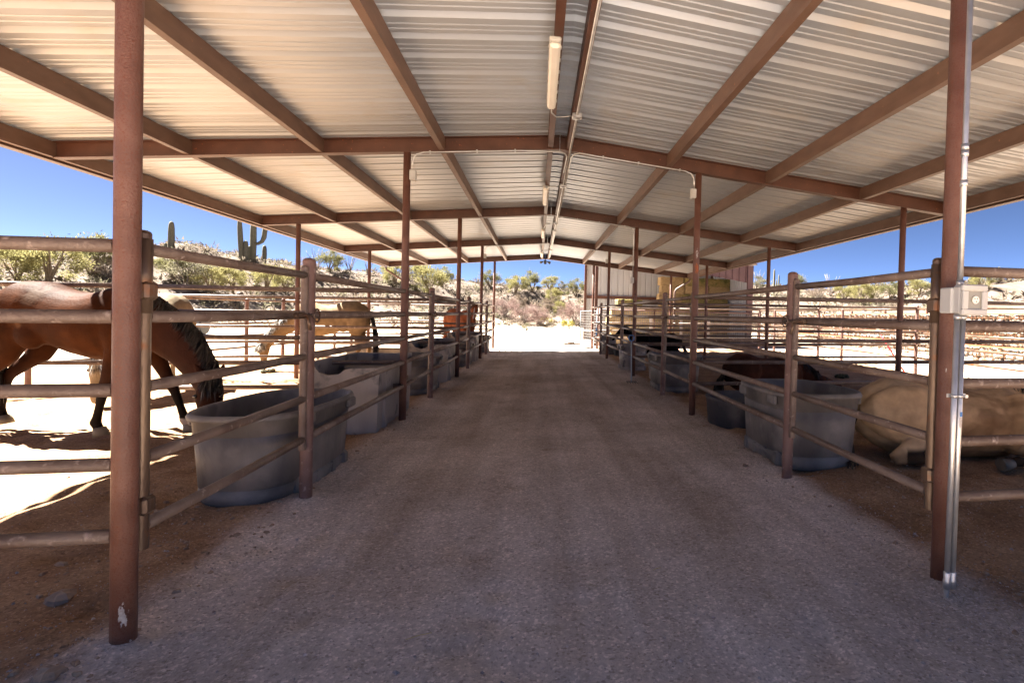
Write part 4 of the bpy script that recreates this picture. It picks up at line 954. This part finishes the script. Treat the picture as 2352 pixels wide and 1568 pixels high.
MB().tube([(2.02, 19.60, .05), (2.02, 19.60, 1.62)], .04, 10).build('post', M['gpost'], mg)
wf = empty('wire_fence', (0, 0, 0), 0, 'brown pipe fence with square wire mesh standing in front of the stacked hay', 'fence')
for z_ in (1.62, .18): MB().tube([(2.3, 21.35, z_), (9.2, 21.35, z_)], .028, 8).build('rail', M['gpost'], wf)
for x in (2.3, 4.6, 6.9, 9.2): MB().tube([(x, 21.35, 0), (x, 21.35, 1.66)], .032, 8).build('post', M['gpost'], wf)
b = MB(); wiregrid(b, (2.3, 21.38, 0), (9.2, 21.38, 0), .18, 1.6, .10, .10, .006); b.build('wire_mesh', M['wire'], wf)
for k, (x, z0, z1) in enumerate(((4.45, .72, 1.32), (5.75, .55, 1.26), (6.95, .5, 1.3))):
    o = MB().bbox((x, 21.3, (z0+z1)/2), (.12, .015, z1-z0), .004).build('white_board', M['white'])
    tag(o, ['left', 'middle', 'right'][k]+' one of three narrow white boards hung on the wire mesh before the hay', 'board', 'white boards on the wire fence')

# ------------------------------------------------------------------ small things
fk = empty('stable_fork', (0, 0, 0), 0, 'pale handled fork with blue D grip leaning on the third right aisle post', 'fork')
pa, pb = Vector((1.60, 9.95, G(1.6, 9.9))), Vector((1.69, 10.55, .83))
MB().tube([pa, pb], .014, 10).build('shaft', M['paleshaft'], fk)
d_ = (pb-pa).normalized(); b = MB(); c_ = pb
b.tube([c_, c_+d_*.04+Vector((-.05, 0, 0)), c_+d_*.11+Vector((-.055, 0, 0)), c_+d_*.15+Vector((-.03, 0, 0)), c_+d_*.15+Vector((.03, 0, 0)), c_+d_*.11+Vector((.055, 0, 0)), c_+d_*.04+Vector((.05, 0, 0)), c_], .013, 8); b.build('grip', M['blue'], fk)
b = MB(); q = pa
for k in range(5): b.tube([q+Vector((-.08+.04*k, 0, .02)), q+Vector((-.1+.05*k, -.22, .01))], .005, 6)
b.tube([q+Vector((-.1, 0, .02)), q+Vector((.1, 0, .02))], .009, 6); b.build('tines', M['dark'], fk)
MB().tube([(8.55, 11.28, .12), (8.0, 11.5, 1.05)], .017, 8).build('red_pole', M['red']); tag(bpy.data.objects['red_pole'], 'thin red pole leaning on the outer rails of the right pens', 'pole')
rp = bpy.data.objects['red_pole']
hz = MB()
for k in range(5): 
    r_ = .38-.05*k; hz.tube([(1.42+r_*math.cos(a_)*1.0+.02*k, 19.35+.42*r_*math.sin(a_), .10+.016*k+.012*math.sin(3*a_+k)) for a_ in [2*math.pi*i/28 for i in range(29)]], .016, 6, False)
tag(hz.build('hose_coil', M['tubgrey']), 'flat coil of grey hose lying on the sand at the far end of the aisle', 'hose')
sk = MB(); sk.bbox((1.25, 22.4, .13), (.7, .3, .06), .01); sk.bbox((1.2, 22.3, .19), (.3, .12, .05), .01, .3); tag(sk.build('board_scrap', M['tubgrey']), 'small heap of grey scrap lying beyond the open mesh gate', 'scrap')
tl = empty('hand_tool', (0, 0, 0), 0, 'dark handled rake leaning beside the open mesh gate post', 'rake')
MB().tube([(1.93, 19.2, .08), (1.98, 19.5, 1.35)], .012, 8).build('shaft', M['dark'], tl); MB().bbox((1.95, 19.35, .75), (.05, .05, .3), .01).build('sleeve', M['blue'], tl)
dr = empty('drag_harrow', (0, 0, 0), 0, 'yellow towed arena drag parked beyond the left pens', 'implement')
MB().bbox((-17.6, 27.5, .55), (3.0, .12, .13), .01).build('beam', M['yellow'], dr)
b = MB(); b.bbox((-18.8, 27.3, .3), (.1, .8, .5), .01); b.bbox((-16.4, 27.3, .3), (.1, .8, .5), .01); b.build('side_plate', M['yellow'], dr)
for x in (-19.3, -15.9):
    MB().tube([(x-.1, 27.6, .38), (x+.1, 27.6, .38)], .38, 18).build('wheel', M['blackp'], dr)
tr_ = empty('feed_trough', (0, 0, 0), 0, 'long dark trough standing on the sand behind the golden dun horse', 'trough')
b = MB(); b.bbox((-4.75, 15.8, .12), (1.45, .5, .3), .03); b.build('trough_body', M['tub'], tr_); b = MB(); b.bbox((-4.75, 15.8, .285), (1.5, .55, .03), .01); b.build('rim', M['tubgrey'], tr_)

def lump(b, c, r, rnd, n=10, sq=(1, 1, .6)):
    vs = []; k = 5
    ph = [rnd.random()*6 for _ in range(4)]
    for i in range(1, k):
        a_ = math.pi*i/k
        for j in range(n):
            t = 2*math.pi*j/n; q = 1+.18*math.sin(2*t+ph[0]+a_)+.12*math.sin(3*t+ph[1])+rnd.gauss(0, .05)
            vs.append((c[0]+r*sq[0]*q*math.sin(a_)*math.cos(t), c[1]+r*sq[1]*q*math.sin(a_)*math.sin(t), c[2]+r*sq[2]*q*math.cos(a_)))
    t0 = len(vs); vs += [(c[0], c[1], c[2]+r*sq[2]), (c[0], c[1], c[2]-r*sq[2])]
    fs = [(i*n+j, (i+1)*n+j, (i+1)*n+(j+1) % n, i*n+(j+1) % n) for i in range(k-2) for j in range(n)]
    fs += [(t0, j, (j+1) % n) for j in range(n)] + [(t0+1, (k-2)*n+(j+1) % n, (k-2)*n+j) for j in range(n)]
    b.add(vs, fs, False)
def gz_(x, y):
    return float((terrain(x, y)[0]+pen_relief(x, y)[0]))
rnd = random.Random(12)
for k, (x, y, r, lab) in enumerate(((-2.33, 2.72, .055, 'pale brown angular rock half buried in dirt left of the big left corner post'), (-2.66, 3.14, .035, 'small flat pale stone in the dirt left of the big left corner post'), (-1.90, 2.12, .045, 'broken brown rock at the foot of the big left corner post'),
                                  (1.62, 4.35, .03, 'small brown stone on the aisle edge before the large right stock tank'), (2.55, 3.1, .03, 'reddish stone in the dirt of the nearest right pen'))):
    b = MB(); lump(b, (x, y, gz_(x, y)), r, rnd, 9, (1.1, .9, .55)); tag(b.build('rock', M['rock']), lab, 'rock', 'loose rocks on the dirt')
b = MB(); b2 = MB()
for i in range(16000):
    y = .95+abs(rnd.gauss(0, 1))**1.3*2.0; x = rnd.uniform(-3.6, 3.6)
    if rnd.random() < .35: x = math.copysign(1.9+rnd.gauss(0, .25), x)
    if y > 9: continue
    r = .002+.0035*rnd.random()**2+(.008*rnd.random()**3 if rnd.random() < .12 else 0)
    z = gz_(x, y)+r*.3; vs = [(x+r*rnd.uniform(.7, 1.2), y, z), (x-r*rnd.uniform(.7, 1.2), y+r*.3, z), (x, y+r*rnd.uniform(.7, 1.2), z), (x+r*.2, y-r*rnd.uniform(.7, 1.2), z), (x, y, z+r*.8), (x, y, z-r*.5)]
    (b if rnd.random() < .6 else b2).add(vs, [(0, 2, 4), (2, 1, 4), (1, 3, 4), (3, 0, 4), (2, 0, 5), (1, 2, 5), (3, 1, 5), (0, 3, 5)])
b3 = MB()
for i in range(800):
    y = 1.2+abs(rnd.gauss(0, 1))*3.0; x = math.copysign(1.75+abs(rnd.gauss(0, .8)), rnd.random()-.62)
    if y > 10: continue
    lump(b3, (x, y, gz_(x, y)), .004+.014*rnd.random()**3, rnd, 6, (1, 1, .7))
tag(b3.build('dirt_clods', mat('dirt_clod', (.27, .18, .115), .95, 0, (.42, .31, .22), 30)), 'small brown dirt clods and pebbles along the pen edges', 'dirt clods', kind='stuff')
tag(b.build('gravel', mat('gravel_mid', (.25, .22, .21), .9, 0, (.5, .45, .42), 60)), 'fine loose grey gravel scattered over the aisle floor', 'gravel', kind='stuff')
tag(b2.build('gravel', mat('gravel_pale', (.62, .56, .54), .9, 0, (.3, .22, .18), 60)), 'pale and rusty grit scattered over the aisle floor', 'gravel', kind='stuff')
b = MB()
def wisp(b, x, y, L_, m_=0, z0=.004, curl=.3):
    a_ = rnd.random()*6.28; z = gz_(x, y)+z0; p = Vector((x, y, z)); d = Vector((math.cos(a_), math.sin(a_), rnd.uniform(0, .25))); w_ = Vector((-d.y, d.x, 0))*.0011
    q = p+d*L_*.5+Vector((0, 0, .004)); e = p+d*L_+w_*rnd.uniform(-20, 20)*curl; b.add([p-w_, p+w_, q+w_, q-w_, e-w_*.5, e+w_*.5], [(0, 1, 2, 3), (3, 2, 5, 4)])
for cx_, cy_, sx, sy, n_ in ((1.62, 5.1, .22, .45, 1100), (1.55, 6.5, .15, .5, 500), (-1.62, 6.3, .12, .35, 450), (.35, 6.4, .35, .12, 160), (1.5, 8.2, .2, .6, 350), (-1.6, 10.6, .15, .5, 250), (-1.5, 4.2, .2, 1.2, 160), (1.9, 2.1, .12, .1, 60)):
    for i in range(n_): wisp(b, rnd.gauss(cx_, sx), rnd.gauss(cy_, sy), rnd.uniform(.015, .05))
for i in range(140): wisp(b, rnd.uniform(-1.8, 1.8), 1.2+abs(rnd.gauss(0, 3)), rnd.uniform(.01, .04))
tag(b.build('hay_scraps', M['hayscrap']), 'thin greenish scraps of hay strewn along the edges of the aisle', 'hay scraps', kind='stuff')
for k, (x, y, L_, a_) in enumerate(((-.67, 2.2, .10, .35), (.42, 2.62, .045, .4))):
    z = gz_(x, y)+.006; b = MB(); b.tube([(x-L_/2*math.cos(a_), y-L_/2*math.sin(a_), z), (x, y, z+.004), (x+L_/2*math.cos(a_), y+L_/2*math.sin(a_), z+.001)], .0018, 6)
    tag(b.build('straw_stalk', M['straw']), ['long pale straw stalk lying on the aisle in the foreground', 'short pale straw stalk lying in the middle of the aisle'][k], 'straw')
for x, y, n_, lab in ((6.36, 10.45, 26, 'dark green manure pile on the shaded sand of the right pens'), (-5.75, 11.9, 16, 'scattered dry manure under the golden dun horse')):
    b = MB()
    for i in range(n_): r = rnd.uniform(.025, .05); px_, py_ = x+(i % 6-2.5)*.035+rnd.gauss(0, .012), y+(i//6-2)*.035+rnd.gauss(0, .012); lump(b, (px_, py_, gz_(px_, py_)+r*.5+.03*rnd.random()), r, rnd, 7, (1, 1, .8))
    tag(b.build('manure_pile', M['manure']), lab, 'manure')

# ------------------------------------------------------------------ gabion wall on the right
gw = empty('gabion_wall', (0, 0, 0), 0, 'long terraced gabion wall of tan stones in rusty wire beyond the right pens', 'wall')
for tier in range(3):
    x0 = 14.45+tier*.22; z0 = .12+tier*.55; b = MB(); y = 9.0; rn = random.Random(20+tier)
    while y < 33:
        for row in range(3):
            r = rn.uniform(.08, .135); b.cur = rn.choice((0, 0, 1, 1, 1, 2, 3)); lump(b, (x0+.1+rn.gauss(0, .02), y+rn.gauss(0, .03), z0+.09+row*.175), r, rn, 7, (.9, 1.05, .82))
        y += .165
    b.cur = 0; b.box((x0+.45, 21, z0+.25), (.55, 24, .5)); b.build('stone_fill', mats=M['gab'], parent=gw)
    b = MB()
    for zz in (z0+.0, z0+.53): b.box((x0-.03, 21, zz), (.05, 24, .03))
    b.build('edge_mesh', M['rustmesh'], gw)
    b = MB(); wiregrid(b, (x0-.02, 9, 0), (x0-.02, 33, 0), z0, z0+.53, .15, .13, .0025); b.build('wire_mesh', M['rustmesh'], gw)
for y in (11, 13.5, 16, 18.5, 21, 23.5, 26, 28.5): MB().box((15.0, y, 1.65), (.06, .06, .5)).build('post', M['beam'], gw)

# ------------------------------------------------------------------ vegetation
def place(u, v):
    """walk along a viewing direction until it meets the terrain"""
    d = CF + CR*((u-XP)/F) - CU*((v-YP)/F); hl = math.hypot(d.x, d.y); ts = np.arange(15, 130, .25)/hl
    xs_ = CX+d.x*ts; ys_ = d.y*ts; zs = CH+d.z*ts; tz, _ = terrain(xs_, ys_); k = np.argmax(zs <= tz)
    if not (zs <= tz).any(): k = int(np.argmin(zs-tz))
    return float(xs_[k]), float(ys_[k]), float(tz[k])
def crown(seed, n, rx, rz_, h0, leaf, elong, up=.5, clumps=14):
    rn = random.Random(seed); b = MB(); cl = []
    for k in range(clumps):
        a_ = rn.random()*6.28; rr = rx*math.sqrt(rn.random())*.8; zz = h0+rz_*(rn.random()**.8)*(1.15-.5*(rr/rx)**2); cl.append((rr*math.cos(a_), rr*math.sin(a_), zz, rx*rn.uniform(.16, .34)))
    for i in range(n):
        c = cl[rn.randrange(clumps)]; p = Vector((rn.gauss(c[0], c[3]*.6), rn.gauss(c[1], c[3]*.6), rn.gauss(c[2], c[3]*.45)))
        if p.z < .1: p.z = .1+rn.random()*.3
        o = Vector((p.x, p.y, (p.z-h0*.3)*up)).normalized() if p.length > .01 else Vector((0, 0, 1))
        d = (o+Vector((rn.gauss(0, .45), rn.gauss(0, .45), rn.gauss(0, .45)))).normalized(); s_ = d.cross(Vector((rn.gauss(0, 1), rn.gauss(0, 1), rn.gauss(0, 1)))).normalized()
        L_ = leaf*elong*rn.uniform(.6, 1.3); w_ = leaf*rn.uniform(.5, 1.0)*.5
        b.add([p-s_*w_*.5, p+s_*w_*.5, p+d*L_*.6+s_*w_*.6, p+d*L_, p+d*L_*.5-s_*w_*.6], [(0, 1, 2, 3, 4)])
    return b
def limbs(seed, h, spread, n=9, r=.05):
    rn = random.Random(seed); b = MB()
    for k in range(n):
        a_ = rn.random()*6.28; s_ = spread*rn.uniform(.3, .9); hh = h*rn.uniform(.6, 1.0); p = [Vector((rn.gauss(0, .05), rn.gauss(0, .05), -.2))]
        for i in range(1, 6):
            t = i/5; p.append(Vector((math.cos(a_)*s_*t**1.2+rn.gauss(0, .04), math.sin(a_)*s_*t**1.2+rn.gauss(0, .04), hh*t)))
        b.tube(p, [r*(1-.85*i/5) for i in range(6)], 5)
        for q in range(2):
            j = rn.randrange(2, 5); e = p[j]+Vector((rn.gauss(0, .35), rn.gauss(0, .35), rn.uniform(.1, .5)))*h*.3; b.tube([p[j], (p[j]+e)/2+Vector((0, 0, .05)), e], [r*.35, r*.2, r*.08], 4)
    return b
KIND = {}
def kindmesh(key, cb, lb, cm, lm):
    ms = []
    for b_, m_, nm in ((cb, cm, 'crown'), (lb, lm, 'trunk')):
        o = b_.build(nm, m_); ms.append(o.data); bpy.data.objects.remove(o)
    KIND[key] = ms
kindmesh('pva', crown(1, 4200, 1.45, 2.0, .25, .085, 1.8, clumps=22), limbs(1, 2.3, 1.3, 9, .07), M['pv1'], M['bark'])
kindmesh('pvb', crown(2, 3600, 1.3, 1.75, .35, .085, 1.8, clumps=17), limbs(2, 2.0, 1.1, 7, .07), M['pv2'], M['bark'])
kindmesh('pvc', crown(3, 2000, 1.1, 1.4, .2, .075, 2.2, clumps=13), limbs(3, 1.6, 1.0, 9, .04), M['pv3'], M['twig'])
kindmesh('bare', crown(4, 2600, 1.4, 1.4, .1, .04, 6, clumps=18), limbs(4, 1.7, 1.2, 16, .03), M['bare'], M['twig'])
kindmesh('bareb', crown(5, 2400, 1.2, 1.3, .1, .04, 6, clumps=16), limbs(5, 1.6, 1.1, 14, .03), M['bareb'], M['twig'])
kindmesh('yel', crown(6, 900, .7, .6, .15, .07, 2, clumps=8), limbs(6, .6, .6, 6, .02), M['yel'], M['twig'])
def tree(key, u, v, hpx, lab, cat='tree', grp='desert trees and bushes', rz=None, name='palo_verde'):
    x, y, z = place(u, v); dist = math.hypot(x-CX, y); base = {'pva': 2.7, 'pvb': 2.5, 'pvc': 1.9, 'bare': 1.8, 'bareb': 1.7, 'yel': .85}[key]; s_ = hpx*dist/F/base
    t = empty(name, (x, y, z-.05), rz if rz is not None else rb.random()*6.28, lab, cat, grp); t.scale = (s_, s_, s_)
    for me, nm in zip(KIND[key], ('crown', 'trunk')): o = bpy.data.objects.new(nm, me); col.objects.link(o); o.parent = t
    return t
TR = [('pva', 40, 655, 62, 'broad yellow green palo verde at the far left edge above the top front rail'),
      ('pva', 112, 660, 84, 'large yellow green palo verde above the rump of the bay horse'),
      ('pvb', 205, 632, 70, 'dark limbed olive tree just left of the big left corner post'),
      ('bareb', 246, 640, 36, 'dull brown bush tucked against the left edge of the big corner post'),
      ('pvc', 20, 590, 26, 'thin grey tree on the ridge at the far left edge'),
      ('pvb', 395, 640, 50, 'olive green tree right of the big corner post under the lone saguaro'),
      ('pvc', 425, 665, 66, 'grey branched tree behind the near gate top rail'),
      ('pva', 485, 680, 58, 'bright yellow green palo verde behind the nearest left gate'),
      ('pva', 535, 672, 50, 'rounded yellow palo verde in the middle of the left hillside'),
      ('pva', 612, 668, 55, 'pale green palo verde below the clump of saguaros'),
      ('pva', 655, 672, 52, 'pale green palo verde immediately left of the nearest gate post'),
      ('bareb', 700, 640, 38, 'brown thorny bush beside the thin outer post on the ridge'),
      ('pvb', 756, 625, 48, 'dark leaved ridge tree among the ocotillos'),
      ('pva', 905, 660, 60, 'yellow green palo verde partly behind the left downspout'),
      ('pva', 985, 678, 72, 'largest rounded yellow palo verde, seen between the left aisle posts'),
      ('pvb', 1015, 660, 48, 'darker green tree at the right shoulder of the largest palo verde'),
      ('pvc', 950, 640, 40, 'grey feathery tree behind the left downspout post'),
      ('pvb', 1127, 662, 44, 'olive tree on the ridge by the farthest left aisle post'),
      ('pva', 1184, 676, 48, 'small tree with dark trunk on the ridge, left in the end opening'),
      ('pvb', 1222, 672, 50, 'dense green tree on the ridge in the end opening'),
      ('pva', 1262, 672, 40, 'yellow green tree right of the dense ridge tree in the end opening'),
      ('pva', 1272, 700, 40, 'palo verde halfway down the slope in the end opening'),
      ('pvc', 1290, 666, 20, 'low grey bush on the bare ridge line in the end opening'),
      ('pvb', 1323, 682, 46, 'dark ridge tree close to the hay barn wall'),
      ('pva', 1288, 722, 34, 'light green bush low on the slope in the end opening'),
      ('bare', 1205, 745, 48, 'large pinkish leafless bush at the foot of the slope'),
      ('bare', 1240, 748, 40, 'mauve leafless bush right of the larger pinkish one'),
      ('bare', 1160, 730, 44, 'brownish pink leafless bush beside the farthest left post'),
      ('bare', 1318, 745, 52, 'rosy leafless bush behind the open mesh gate'),
      ('bareb', 1188, 712, 34, 'rust brown leafless bush in the middle of the slope'),
      ('bareb', 1258, 716, 30, 'rust brown bush under the halfway palo verde'),
      ('yel', 1306, 754, 20, 'low bright yellow bush on the sand by the mesh gate'),
      ('yel', 1256, 744, 18, 'small yellow bush between the leafless bushes'),
      ('pvc', 1210, 760, 20, 'low grey green bush at the edge of the sand'),
      ('pva', 1985, 700, 52, 'broad green palo verde behind the right outer post'),
      ('pva', 1940, 694, 44, 'yellow green palo verde above the near right gate'),
      ('pvb', 2045, 690, 44, 'green tree between the outer post and the right gate hinge'),
      ('pva', 2110, 680, 40, 'palo verde on the skyline next to the right gate hinge post'),
      ('pva', 2250, 668, 40, 'bright yellow green tree above the receptacle box'),
      ('pvb', 1838, 660, 34, 'rounded ridge bush left of the right gate top'),
      ('pvc', 1745, 666, 30, 'thin bush beside the maroon corner of the hay barn'),
      ('bareb', 1880, 690, 34, 'brown bush on the stony slope above the right rails'),
      ('pvc', 2290, 650, 30, 'sparse tree on the slope at the far right')]
for k_, u, v, hp, lab in TR: tree(k_, u, v, hp, lab, 'bush' if k_ in ('bare', 'bareb', 'yel', 'pvc') else 'tree', name='palo_verde' if k_[:2] == 'pv' and k_ != 'pvc' else 'desert_bush')
def saguaro(u, v, hpx, rpx, lab, arms=(), lean=0):
    x, y, z = place(u, v); dist = math.hypot(x-CX, y); H = hpx*dist/F; r = rpx*dist/F/2; t = empty('saguaro', (x, y, z-.1), 0, lab, 'cactus', 'saguaros on the hill'); n = 16
    def ribbed(pts, rs):
        b = MB(); b.tube(pts, rs, 32)
        for k in range(len(b.v)):
            i = k//32
            if (k % 32) % 2: c = Vector(pts[i]); b.v[k] = tuple(c+(Vector(b.v[k])-c)*.87)
        return b
    P_ = [(lean*t_*H, 0, H*t_) for t_ in (0, .2, .5, .8, .93, .98, 1.0)]; ribbed(P_, [r*.75, r*.9, r, r*.92, r*.75, r*.5, r*.12]).build('trunk', M['cactus'], t)
    for (sx, h0, h1, ra) in arms:
        o = sx*r*3.0; P_ = [(0, 0, H*h0), (o*.5, 0, H*(h0+.01)), (o*.9, 0, H*(h0+.06)), (o*1.1, 0, H*(h0+.15)), (o*1.2, 0, H*(h0+h1)/2+H*.1), (o*1.3, 0, H*h1*.97), (o*1.3, 0, H*h1)]
        ribbed(P_, [r*ra*.6, r*ra*.7, r*ra*.8, r*ra, r*ra, r*ra*.6, r*ra*.15]).build('arm', M['cactus'], t)
saguaro(393, 585, 60, 10, 'single stout saguaro standing alone left on the ridge')
saguaro(380, 585, 22, 5, 'tiny saguaro just left of the single stout saguaro')
saguaro(555, 600, 80, 9, 'tall armless saguaro at the left of the clump, leaning slightly', lean=-.06)
saguaro(581, 604, 84, 11, 'thickest saguaro of the clump with one raised right arm', arms=((1, .45, .92, .75),))
saguaro(564, 602, 42, 9, 'short dark saguaro between the two tall ones')
saguaro(573, 602, 31, 8, 'shortest saguaro leaning against the thick one')
saguaro(607, 606, 36, 8, 'small separate saguaro to the right of the clump')
saguaro(1777, 680, 60, 4.5, 'thin tall saguaro on the right ridge near the hay barn')
saguaro(1788, 670, 38, 3.5, 'slim shorter saguaro right of the thin tall one')
saguaro(1783, 668, 26, 3, 'smallest saguaro between the two slim ones on the right ridge')
def ocotillo(u, v, hpx, lab, seed):
    x, y, z = place(u, v); dist = math.hypot(x-CX, y); H = hpx*dist/F; rn = random.Random(seed); t = MB()
    for k in range(11):
        a_ = rn.random()*6.28; s_ = rn.uniform(.15, .5)*H; hh = H*rn.uniform(.65, 1); p = [Vector((0, 0, -.1))]+[Vector((math.cos(a_)*s_*q+rn.gauss(0, .03), math.sin(a_)*s_*q+rn.gauss(0, .03), hh*q)) for q in (.25, .5, .75, 1)]
        t.tube(p, [.03, .03, .025, .02, .012], 5)
    o = t.build('ocotillo', M['twig']); o.location = (x, y, z); tag(o, lab, 'ocotillo', 'ocotillos on the ridges')
ocotillo(728, 622, 46, 'bare ocotillo left of the dark ridge tree', 1); ocotillo(768, 624, 44, 'bare ocotillo right of the dark ridge tree', 2); ocotillo(803, 628, 44, 'spindly ocotillo left of the second outer post', 3)
ocotillo(844, 632, 40, 'ocotillo rising behind the second outer post', 4); ocotillo(938, 642, 42, 'ocotillo above the largest palo verde', 5); ocotillo(1908, 682, 52, 'tall spindly ocotillo above the nearest right gate', 6); ocotillo(1737, 662, 44, 'thin ocotillo beside the hay barn corner', 7)
# low scrub covering the slopes
rs = np.random.RandomState(4); b1, b2, b3 = MB(), MB(), MB(); n_ok = 0
for i in range(9500):
    az = rs.uniform(-.98, .95); r = rs.uniform(30, 84)**1.0; x = CX+r*math.sin(az); y = r*math.cos(az); tz, hm = terrain(x, y)
    if float(hm) < .12 or (x > 15 and y < 33 and rs.rand() < .93): continue
    s_ = rs.uniform(.2, .6)*(1+.7*(rs.rand() < .2)); b_ = (b1, b2, b3)[rs.choice(3, p=[.55, .25, .2])]; z = float(tz)
    for q in range(20):
        d = Vector((rs.normal(), rs.normal(), abs(rs.normal())*.9+.15)).normalized(); p = Vector((x, y, z))+Vector((d.x, d.y, d.z*.8))*s_*rs.uniform(.15, .8); w_ = d.cross(Vector((rs.normal(), rs.normal(), rs.normal()))).normalized()*s_*.10
        b_.add([p-w_, p+w_, p+d*s_*.42], [(0, 1, 2)])
    n_ok += 1
tag(b1.build('desert_scrub', M['scr']), 'pale grey low scrub covering the slopes', 'scrub', kind='stuff')
tag(b2.build('desert_scrub', M['pv3']), 'grey green low scrub dotted over the slopes', 'scrub', kind='stuff')
tag(b3.build('desert_scrub', M['bareb']), 'brown dry scrub dotted over the slopes', 'scrub', kind='stuff')
b = MB(); rn = random.Random(31)
for i in range(1500):
    az = rs.uniform(-.95, .95); r = rs.uniform(34, 78); x = CX+r*math.sin(az); y = r*math.cos(az); tz, hm = terrain(x, y)
    if float(hm) < .2: continue
    lump(b, (x, y, float(tz)), rn.uniform(.08, .28), rn, 6, (1, 1, .6))
tag(b.build('hill_stones', mat('hill_stone', (.11, .085, .07), .9, 0, (.18, .145, .12), 6)), 'scattered stones lying on the slopes', 'stones', kind='stuff')
print('scene built', len(bpy.data.objects), 'objects; scrub', n_ok)
